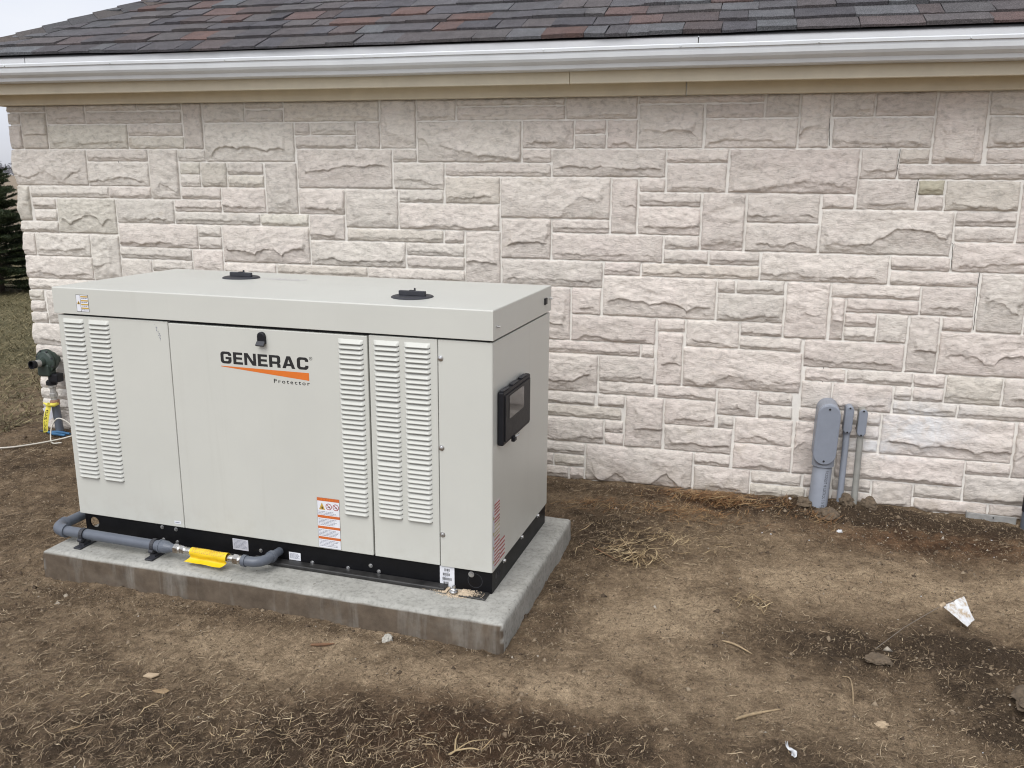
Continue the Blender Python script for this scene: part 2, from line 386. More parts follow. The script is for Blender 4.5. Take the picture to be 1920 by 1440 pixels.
def FRONT(u, v, z):      # x -> +u, y -> +z, facing -v
    return Matrix(((1, 0, 0, u), (0, 0, -1, v), (0, 1, 0, z), (0, 0, 0, 1)))
def SIDE(u, v, z):       # x -> +v, y -> +z, facing +u
    return Matrix(((0, 0, 1, u), (1, 0, 0, v), (0, 1, 0, z), (0, 0, 0, 1)))

# ================================================================== GROUND (setting)
PAD_O = Vector((-.718, 2.647, 0)); PAD_R = math.radians(-2.47); PAD_W, PAD_D, PAD_H = 1.974, 1.006, .105
DARK = [(.62, 3.02, .42, .17, .45), (.35, 2.95, .30, .16, .25), (1.0, 3.1, .3, .15, .35), (.95, 4.05, .50, .16, .40), (.1, 4.33, 1.0, .10, .35), (.85, 4.30, .9, .12, .40),
        (-.75, 2.13, .42, .20, .42), (-1.25, 1.98, .55, .22, .30), (-.25, 2.2, .40, .16, .30), (.35, 2.3, .5, .14, .18), (.95, 2.62, .25, .2, .38),
        (-.55, 3.95, .35, .28, .30), (-.45, 3.6, .2, .15, .2), (-3.2, 3.3, .6, .4, .12), (-3.6, 3.9, .7, .3, .22), (-.58, 3.2, .1, .5, .2), (-.62, 2.75, .12, .2, .2), (.75, 2.75, .3, .2, .15), (-1.6, 2.62, 1.1, .04, .15), (.05, 3.35, .18, .12, .22), (-2.2, 1.75, .6, .12, .3), (-1.9, 1.95, .9, .28, .16), (-3.0, 2.5, .6, .4, .10), (-2.4, 2.3, .35, .15, .10), (-4.6, 4.4, 1.0, .8, .12)]
LIGHT = [(-.15, 3.02, .40, .20, .34), (.25, 3.55, .35, .25, .25), (.75, 3.5, .5, .18, .28), (-.50, 2.45, .40, .12, .34), (-1.15, 2.40, .55, .13, .32), (-1.75, 2.42, .35, .10, .22), (.3, 2.65, .25, .1, .22),
         (.15, 2.5, .2, .1, .15), (-.1, 2.72, .3, .1, .22), (-2.55, 2.2, .3, .12, .1), (1.2, 3.6, .5, .3, .15), (-.1, 3.3, .22, .2, .2)]
def blobs(x, y, L):
    s = np.zeros_like(x)
    for cx, cy, rx, ry, a in L: s += a*np.exp(-(((x-cx)/rx)**2+((y-cy)/ry)**2))
    return s
def gz(x, y):
    x = np.asarray(x, float); y = np.asarray(y, float)
    near = sstep(12, 5, np.hypot(x, y))
    z = .020*fbm(x*1.3, y*1.3, 3, 3)+near*(.014*fbm(x*5, y*5, 3, 9)+.0075*fbm(x*19, y*19, 3, 21)+.0062*(fbm(x*48, y*48, 2, 33)))
    cl = (np.maximum(0, vn(x*26, y*26, 77)-.5)*.042+np.maximum(0, vn(x*12+3, y*12, 78)-.55)*.05)*sstep(.3, .7, blobs(x, y, DARK)+.25)   # lumpier where it was dug
    z += near*cl
    z += .035*np.exp(-((y-4.42)/.12)**2)*(.4+.6*np.exp(-((x-.55)/.45)**2))*near-.012*np.exp(-((x-.6)/.5)**2-((y-3.0)/.2)**2)
    z += .05*np.exp(-((x-.93)/.13)**2-((y-2.70)/.10)**2)*near
    return z-.006
def axis(lo, hi, step, far0, far1, g=1.16):
    a = list(np.arange(lo, hi, step)); s = step
    x = a[-1]
    while x < far1: s = min(s*g, 60); x += s; a.append(x)
    s = step; x = a[0]; b = []
    while x > far0: s = min(s*g, 60); x -= s; b.append(x)
    return np.array(b[::-1]+a)
gx = axis(-4.5, 2.0, .013, -900, 500); gy = axis(1.45, 4.56, .013, -60, 1500)
GX, GY = np.meshgrid(gx, gy); GZ = gz(GX, GY)
nx, ny = len(gx), len(gy); idx = np.arange(nx*ny).reshape(ny, nx)
gf = np.stack([idx[:-1, :-1], idx[:-1, 1:], idx[1:, 1:], idx[1:, :-1]], -1).reshape(-1, 4)
me = np_mesh('ground', np.stack([GX, GY, GZ], -1).reshape(-1, 3), gf, True)
def attr(me, name, a): me.attributes.new(name, 'FLOAT', 'POINT').data.foreach_set('value', np.asarray(a, np.float32).ravel())
damp = .48+blobs(GX, GY, DARK)*.95-blobs(GX, GY, LIGHT)*.78
lawn = sstep(5.0, 6.6, GY+.55*fbm(GX*1.1, GY*1.1, 3, 5)-(GX+5.5)*.25)*sstep(16.5, 13.5, GY+fbm(GX*.5, GY*.5, 2, 6))
attr(me, 'damp', np.clip(damp, 0, 1)); attr(me, 'lawn', lawn); attr(me, 'field', sstep(13.0, 16.0, GY+fbm(GX*.5, GY*.5, 2, 6)))
attr(me, 'rust', np.clip(blobs(GX, GY, [(-.1, 4.36, .3, .1, 1), (.95, 4.1, .5, .14, .8), (-.7, 2.1, .4, .2, .5)]), 0, 1))
ground = link('ground', me, 'ground'); ground['kind'] = 'structure'

# ================================================================== HOUSE
HB = Vector((-1.2, 4.5, 0)); MOD = .069975
house = thing('house', 'low building of pale split-face limestone with white gutter and shingled hip roof', 'building', HB)
XL, XR = -4.285, 4.2
def hl(v): return tuple(Vector(v)-HB)
mb = MB(); mb.box(XL+.010-HB.x, XR-HB.x, .0005, .22, -.35, 1.99)
wall = mb.build('stone_wall', 'mortar', house)
mb = MB(); mb.box(XL+.03-HB.x, XL+.22-HB.x, .221, 6.0, -.35, 1.99)
mb.build('end_wall', 'mortar', house)
mb = MB(); mb.box(XL-.012-HB.x, XR-HB.x, -.012, .0055, -.35, -.012)
mb.build('footing', 'slatewall', house)
STONES = '-4285 -4020 5 6;-4285 -4207 4 5;-4285 -4204 2 4;-4193 -4022 2 5;-4009 -3751 4 6;-3737 -3399 5 6;-3388 -3111 5 6;-3740 -3113 4 5;-4011 -3472 2 4;-3462 -3109 3 4;-3461 -3107 2 3;-3096 -2981 2 6;-2967 -2714 4 6;-2702 -2476 5 6;-2703 -2477 4 5;-2467 -1917 4 6;-2965 -2417 1 4;-2406 -2323 3 4;-2312 -2053 3 4;-2403 -2054 2 3;-2042 -1914 2 4;-4285 -3770 -1 2;-3756 -3352 1 2;-3760 -3351 -1 1;-3339 -3156 -2 2;-3147 -2976 1 2;-3139 -3016 0 1;-3142 -3015 -1 0;-3005 -2846 -1 1;-2833 -2616 0 1;-2835 -2614 -1 0;-2599 -2410 -3 1;-2399 -1848 -1 2;-4285 -4198 -4 -1;-4182 -3637 -2 -1;-3626 -3350 -2 -1;-4175 -4017 -3 -2;-4172 -4014 -4 -3;-4285 -4013 -5 -4;-4003 -3600 -5 -2;-3588 -3206 -4 -2;-3195 -2894 -3 -2;-3143 -2891 -2 -1;-2880 -2610 -3 -1;-3197 -2653 -4 -3;-2642 -2354 -4 -3;-2399 -2131 -3 -1;-3584 -3060 -6 -4;-3049 -2908 -5 -4;-3050 -2907 -6 -5;-2893 -2351 -7 -4;-2340 -2134 -5 -3;-4285 -4195 -7 -5;-4184 -3802 -7 -5;-3786 -3598 -9 -5;-4285 -3797 -9 -7;-4285 -4180 -11 -10;-4155 -4041 -13 -10;-4285 -4174 -12 -11;-4285 -4166 -13 -12;-4285 -4057 -15 -13;-3584 -3109 -7 -6;-3098 -2905 -8 -6;-3587 -3385 -9 -7;-3374 -3107 -8 -7;-2894 -2569 -8 -7;-2121 -1819 -4 -1;-1807 -1560 -2 -1;-1808 -1252 -4 -2;-2117 -1563 -5 -4;-1551 -1447 -5 -4;-1432 -1246 -8 -4;-2340 -1781 -7 -5;-1770 -1445 -6 -5;-1767 -1444 -7 -6;-2558 -2010 -8 -7;-1999 -1443 -8 -7;-1544 -1251 -2 0;-1834 -1553 -1 1;-1836 -1707 1 2;-1543 -981 0 1;-1696 -1138 1 4;-1903 -1709 2 6;-1698 -1489 4 6;-1478 -917 5 6;-1479 -915 4 5;-906 -553 4 6;-1127 -867 2 4;-856 -705 3 4;-855 -703 2 3;-692 -549 2 4;-1127 -980 1 2;-970 -404 0 2;-538 -231 2 5;-542 44 5 6;-395 -103 1 2;-390 -108 -1 1;-524 -402 -1 0;-524 -224 -2 -1;-525 -221 -4 -2;-661 -536 -4 0;-1241 -672 -3 0;-1235 -975 -6 -3;-966 -675 -4 -3;-964 -399 -6 -4;-388 -222 -5 -4;-210 -10 -5 -1;-389 -174 -6 -5;-163 74 -6 -5;-496 77 -7 -6;-688 -507 -7 -6;-1232 -700 -8 -6;-689 -125 -10 -7;-1033 -864 -12 -8;-853 -704 -10 -8;-852 -415 -12 -10;-1104 -492 -13 -12;-481 -418 -13 -12;-1103 -710 -16 -13;-700 -414 -15 -13;-404 -268 -11 -10;-399 -275 -15 -11;-257 0 -12 -10;11 206 -11 -10;9 303 -12 -11;-264 312 -15 -12;-114 -33 -8 -7;-22 201 -8 -7;-112 205 -10 -8;217 414 -11 -7;425 818 -8 -7;431 488 -11 -8;499 820 -9 -8;829 1058 -9 -7;498 637 -10 -9;498 638 -11 -10;649 778 -11 -9;791 920 -13 -9;933 1060 -10 -9;931 1507 -13 -10;321 777 -13 -11;336 521 -14 -13;532 827 -14 -13;837 972 -14 -13;983 1222 -15 -13;1233 1532 -15 -13;324 462 -16 -14;473 745 -16 -14;756 830 -15 -14;841 972 -15 -14;757 1039 -16 -15;1050 1546 -16 -15;323 511 -17 -16;311 420 -21 -17;522 704 -17 -16;517 703 -18 -17;505 701 -19 -18;516 1105 -21 -19;715 1302 -19 -16;1317 1571 -20 -16;1115 1306 -20 -19;1118 1599 -22 -20;371 499 -22 -21;510 689 -22 -21;513 690 -23 -22;700 885 -23 -21;895 1107 -22 -21;-1012 -721 -17 -16;-699 -562 -17 -16;-1011 -576 -18 -17;-1009 -669 -20 -18;-659 -566 -19 -18;-657 -560 -20 -19;-551 -358 -20 -16;-347 -92 -18 -16;-342 -1 -20 -18;-697 -406 -16 -15;-388 -93 -16 -15;-81 109 -17 -15;120 282 -16 -15;125 287 -17 -16;-73 3 -18 -17;14 294 -19 -17;-1015 -768 -21 -20;-1014 -941 -22 -21;-930 -769 -22 -21;-1028 -854 -23 -22;-843 -768 -23 -22;-756 -192 -23 -20;-181 -4 -21 -20;-179 103 -23 -21;15 299 -21 -19;113 355 -22 -21;88 667 -7 -5;678 932 -6 -5;683 1060 -7 -6;1077 1270 -10 -6;943 1445 -6 -4;1199 1417 -4 0;502 658 0 2;669 792 1 2;668 1319 0 1;805 1010 1 6;1027 1296 2 4;1021 1281 4 6;1032 1310 1 2;357 535 4 6;546 794 4 6;365 794 2 4;216 346 2 6;58 205 4 6;-220 47 4 5;-217 205 2 4;-93 491 -1 2;500 752 -2 0;764 869 -1 0;767 871 -2 -1;882 1185 -2 0;347 484 -2 -1;3 333 -3 -1;3 338 -5 -3;349 925 -5 -2;936 1186 -3 -2;939 1188 -4 -3;-4279 -3951 -23 -21;-3939 -3511 -23 -21;-3499 -2961 -23 -20;-2949 -2411 -23 -20;-2399 -1971 -23 -20;-1959 -1831 -23 -19;-1819 -1551 -23 -19;-1539 -1371 -23 -20;-1359 -1231 -23 -22;-1219 -1041 -23 -21;111 379 -23 -22;391 499 -23 -22;901 1229 -23 -22;1241 1569 -23 -22;1581 1709 -23 -22;1721 1949 -23 -21;-1359 -1231 -22 -21;1611 1709 -22 -18;-4279 -4011 -21 -20;-3999 -3511 -21 -17;-1359 -1231 -21 -20;-1219 -1031 -21 -18;431 499 -21 -20;1721 1949 -21 -20;-4279 -4011 -20 -19;-3499 -3331 -20 -16;-3319 -3151 -20 -19;-3139 -2601 -20 -19;-2589 -2381 -20 -18;-2369 -2201 -20 -17;-2189 -1971 -20 -17;-1539 -1371 -20 -19;-1359 -1231 -20 -19;431 499 -20 -19;1721 1949 -20 -18;-4279 -4011 -19 -18;-3319 -3151 -19 -17;-3139 -3011 -19 -17;-2999 -2791 -19 -15;-2779 -2601 -19 -16;-1959 -1831 -19 -16;-1819 -1391 -19 -16;-1379 -1231 -19 -18;431 489 -19 -17;-4279 -4011 -18 -16;-2589 -2381 -18 -15;-1379 -1171 -18 -17;-1159 -1021 -18 -16;1581 1949 -18 -17;-3999 -3871 -17 -15;-3859 -3731 -17 -14;-3719 -3511 -17 -13;-3319 -3011 -17 -16;-2369 -1971 -17 -13;-1379 -1171 -17 -15;1581 1949 -17 -14;-4279 -4011 -16 -15;-3499 -3231 -16 -15;-3219 -3011 -16 -15;-2779 -2601 -16 -15;-1959 -1831 -16 -12;-1819 -1651 -16 -12;-1639 -1391 -16 -14;-1159 -1111 -16 -14;-4049 -3871 -15 -13;-3499 -2961 -15 -13;-2949 -2821 -15 -12;-2809 -2381 -15 -11;-1379 -1171 -15 -13;1541 1569 -15 -13;-3859 -3731 -14 -12;-1639 -1391 -14 -13;-1159 -1111 -14 -13;1581 1949 -14 -12;-4029 -3871 -13 -11;-3719 -3511 -13 -10;-3499 -3171 -13 -12;-3159 -2961 -13 -10;-2369 -2161 -13 -11;-2149 -1971 -13 -9;-1639 -1511 -13 -10;-1499 -1331 -13 -10;-1319 -1121 -13 -11;1521 1569 -13 -12;-3859 -3731 -12 -11;-3499 -3371 -12 -9;-3359 -3171 -12 -10;-2949 -2821 -12 -11;-1959 -1651 -12 -9;-1109 -1041 -12 -8;1521 1729 -12 -10;1741 1949 -12 -10;-4029 -3861 -11 -10;-3849 -3731 -11 -10;-2949 -2411 -11 -9;-2399 -2161 -11 -8;-1319 -1121 -11 -10;-4279 -3851 -10 -9;-3839 -3671 -10 -9;-3659 -3511 -10 -9;-3359 -3231 -10 -9;-3219 -2961 -10 -8;-1639 -1471 -10 -9;-1459 -1121 -10 -8;1281 1489 -10 -9;1501 1769 -10 -7;1781 1949 -10 -9;-3369 -3231 -9 -8;-2949 -2681 -9 -8;-2669 -2411 -9 -8;-2149 -1881 -9 -8;-1869 -1661 -9 -8;-1649 -1471 -9 -8;1281 1489 -9 -7;1781 1949 -9 -6;1281 1449 -7 -6;1461 1769 -7 -3;1781 1949 -6 -5;1781 1949 -5 -3;1431 1639 -3 0;1651 1949 -3 0;1331 1949 0 3;1311 1519 3 4;1531 1949 3 6;1291 1519 4 6'
STONES = [tuple(int(v) for v in q.split()) for q in STONES.split(';')]
x = 1960
rs = random.Random(3)
def fill_right():
    top = -23
    cols = []
    x0 = 1956
    while x0 < 4150:
        w = rs.choice([220, 300, 380, 460]); w = min(w, 4190-x0); z = -23
        while z < 6:
            hgt = min(rs.choice([1, 1, 2, 2, 3]), 6-z)
            if hgt == 1 and w > 260 and rs.random() < .4:
                q = rs.randint(90, w-90); STONES.append((x0, x0+q-6, z, z+1)); STONES.append((x0+q+6, x0+w-12, z, z+1))
            else: STONES.append((x0, x0+w-12, z, z+hgt))
            z += hgt
        x0 += w
fill_right()
def vl(x, y, seed=0):      # value noise, straight interpolation: gives broken, faceted rock
    x = np.asarray(x, float); y = np.asarray(y, float)+0*x
    ix = np.floor(x); iy = np.floor(y); fx = x-ix; fy = y-iy
    a = _hash(ix, iy, seed); b = _hash(ix+1, iy, seed); c = _hash(ix, iy+1, seed); d = _hash(ix+1, iy+1, seed)
    return (a*(1-fx)+b*fx)*(1-fy)+(c*(1-fx)+d*fx)*fy
def stone_mesh(w, h, mods, sd, zb, flush_left):
    R = np.random.default_rng(sd)
    nu = max(6, int(w/.0065)); n1 = max(4, int(h*.66/.0068)); n2 = max(3, int(h*.3/.0068)); st = 2
    u = np.linspace(0, w, nu+1)
    jag = (vl(u/.013, sd*3.7, 1)-.5)*.014+(vl(u/.035, sd*1.3, 2)-.5)*.014+(vl(u/.08, sd*2.3, 3)-.5)*.012     # metres
    kind = R.random(); deep = R.random() < .7
    if mods >= 3 and w > .12 and kind < .58:
        k = max(1, int(round(w/R.uniform(.10, .20)))); cs = (np.arange(k)+.5+R.uniform(-.3, .3, k))*w/k; rr = w/k*R.uniform(.42, .85, k); am = R.uniform(.5, 1.0, k)
        q = np.abs(u[:, None]-cs)/rr; arch = np.max(am*np.sqrt(np.clip(1-q*q, 0, 1)), axis=1)
        tl = R.uniform(.70, .84)-R.uniform(.18, .34)*arch+jag*.6/h; drop = R.uniform(.40, .6)
    elif mods >= 3:
        tl = R.uniform(.45, .8)+R.uniform(.2, .7)*(vl(u/R.uniform(.07, .16)+R.random()*9, sd*1.0, 7)-.5)+R.uniform(-.25, .25)*(u/w-.5)+jag*1.2/h; drop = R.uniform(.55, .85)
    elif mods == 2:
        tl = R.uniform(.70, .84)+.16*(vl(u/.11, sd*1.0, 7)-.5)+jag*.8/h; drop = R.uniform(.42, .6)
    else:
        tl = R.uniform(.60, .76)+jag*.55/h; drop = R.uniform(.42, .6)
    tl = np.clip(tl, .26, .93)
    hm = (.0105 if mods == 1 else .0155 if mods == 2 else .022)*R.uniform(.8, 1.25)
    stp = drop+(1-drop)*np.clip((vl(u/.06, sd*5.1, 11)-.45)*1.2, 0, .6)*(1 if mods > 1 else .5)      # the lip fades in and out along the stone
    rows = [('a', i/n1) for i in range(n1+1)]+[('s', (i+1)/st) for i in range(st)]+[('b', (i+1)/n2) for i in range(n2)]
    dt = .006/h; T = []; Hh = []; prm = R.uniform(.5, 1.0); t0_ = R.uniform(.08, .35)
    for kd, s in rows:
        if kd == 'a': T.append(tl*s); Hh.append(hm*(t0_+(1-t0_)*s**prm))
        elif kd == 's': T.append(np.minimum(tl+dt*s, .97)); Hh.append(hm*(1-(1-stp)*s))
        else:
            t0 = np.minimum(tl+dt, .97); T.append(t0+(1-t0)*s); Hh.append(hm*stp*((1-s)**.85*.92+.08))
    T = np.array(T); Hh = np.array([a*np.ones_like(u) for a in Hh]); U = np.broadcast_to(u, T.shape); V = T*h
    sk = U+V*R.uniform(-.8, .8)
    Hh = Hh+hm*.30*(vl(sk/.10+sd, V/.055, 5)-.5)*2*min(1, mods*.45)+.0068*(vl(sk/.036+sd, V/.015, 6)-.5)+.0050*(vl(sk/.017, V/.0095+sd, 8)-.5)+.0022*(vl(U/.008, V/.007+sd, 9)-.5)
    for _ in range(R.integers(1, 5) if mods > 1 else R.integers(0, 2)):      # oblique spalls at corners and edges
        cx = R.choice([0, 1, R.random()])*w; cy = R.choice([0, 1, .5, .2])*h; an = R.uniform(.12, .34); sl = R.uniform(.3, 1)
        d = np.abs(U-cx)*sl+np.abs(V-cy)*R.uniform(.3, .8)+.006*(vl(U/.03, V/.03, sd)-.5); Hh = np.minimum(Hh, hm*R.uniform(.30, .6)+d*an)
    for side in (0, 1):
        if side == 0 and flush_left: continue
        e = U if side == 0 else w-U; e = e+(vl(V/.012, sd*1.0+side, 3)-.5)*.006
        if R.random() < .72 and w > .11 and mods > 1:
            c = R.uniform(.016, .055)+(vl(V/.03, sd*1.0+side, 4)-.5)*.024; Hh = np.where(e < c, np.minimum(Hh, hm*.36+e*.10), Hh)
        Hh = Hh*(.45+.55*sstep(-.001, .007, e))
    et = np.minimum(V, h-V); Hh = Hh*(.5+.5*sstep(-.001, .006, et+(vl(U/.012, sd*1.0, 9)-.5)*.004)); Hh = np.maximum(Hh, .0)+.0026
    er = (vl(U/.016, V/.016, sd+3)-.5)*.0055
    X = U-w/2+er; Z = h/2-V+er
    if flush_left: X = X-np.where(U < .02, .014*(vl(V/.045+sd, 3.0, 4)-.35), 0); Hh = np.where(U < .004, Hh*.45, Hh)
    n, m = X.shape; P = np.stack([X, -Hh, Z], -1).reshape(-1, 3); I = np.arange(n*m).reshape(n, m)
    F = np.stack([I[:-1, :-1], I[1:, :-1], I[1:, 1:], I[:-1, 1:]], -1).reshape(-1, 4)
    ring = np.concatenate([I[0, :], I[1:, -1], I[-1, -2::-1], I[-2:0:-1, 0]]); B = P[ring].copy(); B[:, 1] = .03
    rb = np.arange(len(ring))+n*m; r1 = np.roll(ring, -1); rb1 = np.roll(rb, -1)
    F2 = np.stack([ring, r1, rb1, rb], -1)
    return np_mesh('stone', np.vstack([P, B]), np.vstack([F, F2]))
G_ = .0044
for i, (a, b, g0, g1) in enumerate(STONES):
    x0, x1 = a/1000, b/1000; z0 = 1.6+g0*MOD+G_; z1 = 1.6+g1*MOD-G_
    if g1 >= 6: z1 = 1.986
    fl = x0 < XL+.02
    me = stone_mesh(x1-x0, z1-z0, max(1, g1-g0), i+100, z0, fl)
    o = link('stone', me, 'stone', wall, ((x0+x1)/2-HB.x, 0, (z0+z1)/2))
    R = random.Random(i*7+1); w = min(1, max(0, ((x0+x1)/2+2.6)/1.6)); up = (z0+z1)/2
    g = (.665, .622, .560); p = (.695, .615, .560); t = R.random()*.6+.4*w; q = R.uniform(.93, 1.07)
    c = [(g[k]*(1-t)+p[k]*t)*q for k in range(3)]
    if R.random() < .10: c = [c[0]*.96, c[1]*.97, c[2]*.94]
    o.color = (*c, 1)
# the one dark olive stone near the right of the picture
for o in wall.children:
    wx = o.location.x+HB.x; wz = o.location.z
    if abs(wx-.80) < .035 and abs(wz-1.565) < .03: o.color = (.46, .42, .31, 1)
mb = MB()
for pl in [[(.342, 1.983), (.348, 1.833), (.355, 1.753)], [(.606, 1.742), (.612, 1.738)], [(.666, 1.736), (.660, 1.612)], [(.757, 1.603), (.751, 1.467)], [(.925, 1.451), (.927, 1.317), (.937, 1.31), (.941, 1.189)], [(1.063, 1.182), (1.066, 1.05), (1.069, .912)],
           [(.42, .70), (.417, .65), (.421, .61)], [(-3.555, 1.72), (-3.55, 1.665)], [(-4.165, 1.30), (-4.16, 1.19)]]:
    mb = MB()
    for (xa, za), (xb, zb) in zip(pl, pl[1:]):
        n = 6
        for k in range(n):
            t0, t1 = k/n, (k+1)/n; jx = rnd.uniform(-.0015, .0015)
            mb.add([(xa+(xb-xa)*t0-.0013-HB.x, -.0012, za+(zb-za)*t0), (xa+(xb-xa)*t0+.0011-HB.x, -.0012, za+(zb-za)*t0),
                    (xa+(xb-xa)*t1+.0011+jx-HB.x, -.0012, za+(zb-za)*t1), (xa+(xb-xa)*t1-.0013+jx-HB.x, -.0012, za+(zb-za)*t1)], [(0, 1, 2, 3)])
    mb.build('mortar_crack', 'crack', wall, fix=False)


# --- eaves: frieze, soffit, fascia, gutter, drip edge
XE = -4.50; YE = 4.25; ZE = 2.228; SL = math.tan(math.radians(26.57))      # shingle edge line
def hbox(name, x0, x1, y0, y1, z0, z1, mat, b=.003):
    return MB().bev(x0-HB.x, x1-HB.x, y0-HB.y, y1-HB.y, z0, z1, b).build(name, mat, house)
hbox('frieze_board', XL-.06, -.318, 4.445, 4.492, 1.987, 2.060, 'cream'); hbox('frieze_board', -.315, XR, 4.445, 4.492, 1.987, 2.060, 'cream')
hbox('frieze_return', XL-.06, XL+.018, 4.4925, 10, 1.987, 2.060, 'cream')
hbox('soffit', XE+.045, XR, 4.312, 4.56, 2.0605, 2.070, 'soffit')
hbox('fascia_board', XE+.02, -.852, 4.290, 4.3115, 2.031, 2.222, 'cream'); hbox('fascia_board', -.85, XR, 4.290, 4.3115, 2.031, 2.222, 'cream')
hbox('fascia_return', XE+.02, XE+.041, 4.312, 10, 2.031, 2.222, 'cream')
mb = MB()
for x0, x1 in ((XE+.016, -3.905), (-3.901, -.262), (-.258, XR)):      # drip edge behind the gutter
    mb.bev(x0-HB.x, x1-HB.x, 4.2585-HB.y, 4.2615-HB.y, 2.150, 2.2225, .0006, 1)
mb.build('drip_edge', 'drip', house)
prof = [(4.2835, 2.176), (4.2835, 2.086), (4.215, 2.086), (4.206, 2.090), (4.203, 2.098), (4.200, 2.106), (4.190, 2.112), (4.178, 2.120), (4.170, 2.131), (4.168, 2.146),
        (4.168, 2.158), (4.160, 2.160), (4.1585, 2.172), (4.162, 2.1765), (4.170, 2.1765)]
pi = [(p[0]+.002, p[1]+.002) for p in prof[1:]]; mb = MB(); X0, X1 = XE-.01-HB.x, XR-HB.x
ns = 34
xs = [X0+(X1-X0)*i/ns for i in range(ns+1)]
vs = []
for i, xx in enumerate(xs):
    sag = .0007*math.sin(i*1.7)+.0022*math.sin(i*.35+1)
    vs += [(xx, p[0]-HB.y+sag*.4, p[1]+sag) for p in prof]
n = len(prof); fs = [(i*n+k, (i+1)*n+k, (i+1)*n+k+1, i*n+k+1) for i in range(ns) for k in range(n-1)]
mb.add(vs, fs); mb.add(vs[:n], [tuple(range(n))])
gut = mb.build('gutter', 'white_gutter', house, fix=False)
mb = MB()
for xx in (-3.95, -3.28, -2.6, -1.84, -.95, -.33, .25, .84, 1.4):
    mb.lathe([(0, 0), (0, .004), (.003, .003), (.003, 0)], (xx-HB.x, 4.1583-HB.y, 2.167), (0, -1, 0), 8)
mb.build('gutter_screw', 'white_gutter', gut)

# --- roof: deck, courses of laminated shingles, hip caps
mb = MB(); run = 3.4; xr = XR
mb.add([hl(q) for q in ((XE, YE+.004, ZE-.008), (xr, YE+.004, ZE-.008), (xr, YE+run, ZE+run*SL-.008), (XE+run, YE+run, ZE+run*SL-.008))], [(0, 1, 2, 3)])
mb.add([hl(q) for q in ((XE, YE+.004, ZE-.008), (XE+run, YE+run, ZE+run*SL-.008), (XE+run, YE+run+2, ZE+run*SL-.008), (XE, YE+2*run+2, ZE-.008))], [(0, 1, 2, 3)])
roof = mb.build('roof', 'deck', house, fix=False)
cs, sn = math.cos(math.atan(SL)), math.sin(math.atan(SL)); EXP = .1425
def rp(x, d, n):       # roof point: x along the eave, d up the slope, n off the slope
    return (x-HB.x, YE+d*cs-n*sn-HB.y, ZE+d*sn+n*cs)
PAL = [(.078, .074, .078), (.088, .086, .090), (.096, .097, .101), (.112, .078, .071), (.086, .071, .069), (.066, .064, .069), (.094, .085, .084), (.115, .120, .125), (.116, .076, .066), (.076, .074, .080), (.088, .079, .079), (.100, .093, .092), (.086, .082, .086), (.090, .086, .086)]
def shingle(xa, xb, row, thick, mbx, rr, sag0, sag1):
    d0 = row*EXP; d1 = d0+EXP*1.25; nsg = 4; top = []; bot = []
    x0h = XE+(d1*cs)  # hip limit at the top edge
    vs = []; sk = rr.uniform(-.004, .004)
    for k in range(nsg+1):
        t = k/nsg; x = xa+(xb-xa)*t
        dd = d0+sag0*(1-t)+sag1*t+rr.uniform(-.0012, .0012)
        lim = XE+dd*cs+.0; xl = max(x, lim); xt = max(x+sk, XE+d1*cs)
        lift = thick+.004*rr.random()
        vs += [rp(xl, dd, .002), rp(xl, dd, .002+lift+.004), rp(max(xl, XE+(dd+.02)*cs), dd+.02, .002+lift+.0035), rp(xt, d1, .0025)]
    fs = []
    for k in range(nsg):
        a, b = k*4, k*4+4
        fs += [(a, b, b+1, a+1), (a+1, b+1, b+2, a+2), (a+2, b+2, b+3, a+3)]
    fs += [(0, 1, 2, 3), (nsg*4, nsg*4+3, nsg*4+2, nsg*4+1)]
    mbx.add(vs, fs)
field = {}
for row in range(0, 22):
    rr = random.Random(500+row); x = XE+row*EXP*cs-rr.uniform(0, .2); sg = rr.uniform(-.008, .008)
    while x < (2.25 if row < 9 else XR):
        w = rr.choice([.10, .13, .15, .17, .20, .22, .26]); sg2 = max(-.013, min(.013, sg+rr.uniform(-.010, .010)))
        xb = x+w
        if xb > XE+row*EXP*cs+.05:
            c = rr.choice(PAL); q = rr.uniform(1.0, 1.32)
            if row < 9:
                m = MB(); shingle(x, xb-.0025, row, rr.choice([.005, .009, .013]), m, rr, sg, sg2)
                o = m.build('shingle', 'shingle', roof, fix=False); o.color = (c[0]*q, c[1]*q, c[2]*q, 1)
            else:
                shingle(x, xb-.002, row, rr.choice([.005, .008, .0115]), field.setdefault(c, MB()), rr, sg, sg2)
        sg = sg2; x = xb
m2 = MB()
for row in range(0, 9):
    rr = random.Random(900+row); x = 2.45
    while x < XR: w = rr.choice([.2, .26, .33]); shingle(x, x+w-.002, row, .005, m2, rr, 0, 0); x += w
allf = MB()
for k in field.values():
    allf.add(k.v, k.f)
allf.add(m2.v, m2.f)
o = allf.build('shingle_field', 'shingle', roof, fix=False); o['kind'] = 'stuff'; o.color = (.075, .072, .075, 1)
hd = Vector((1, 1, SL)).normalized()
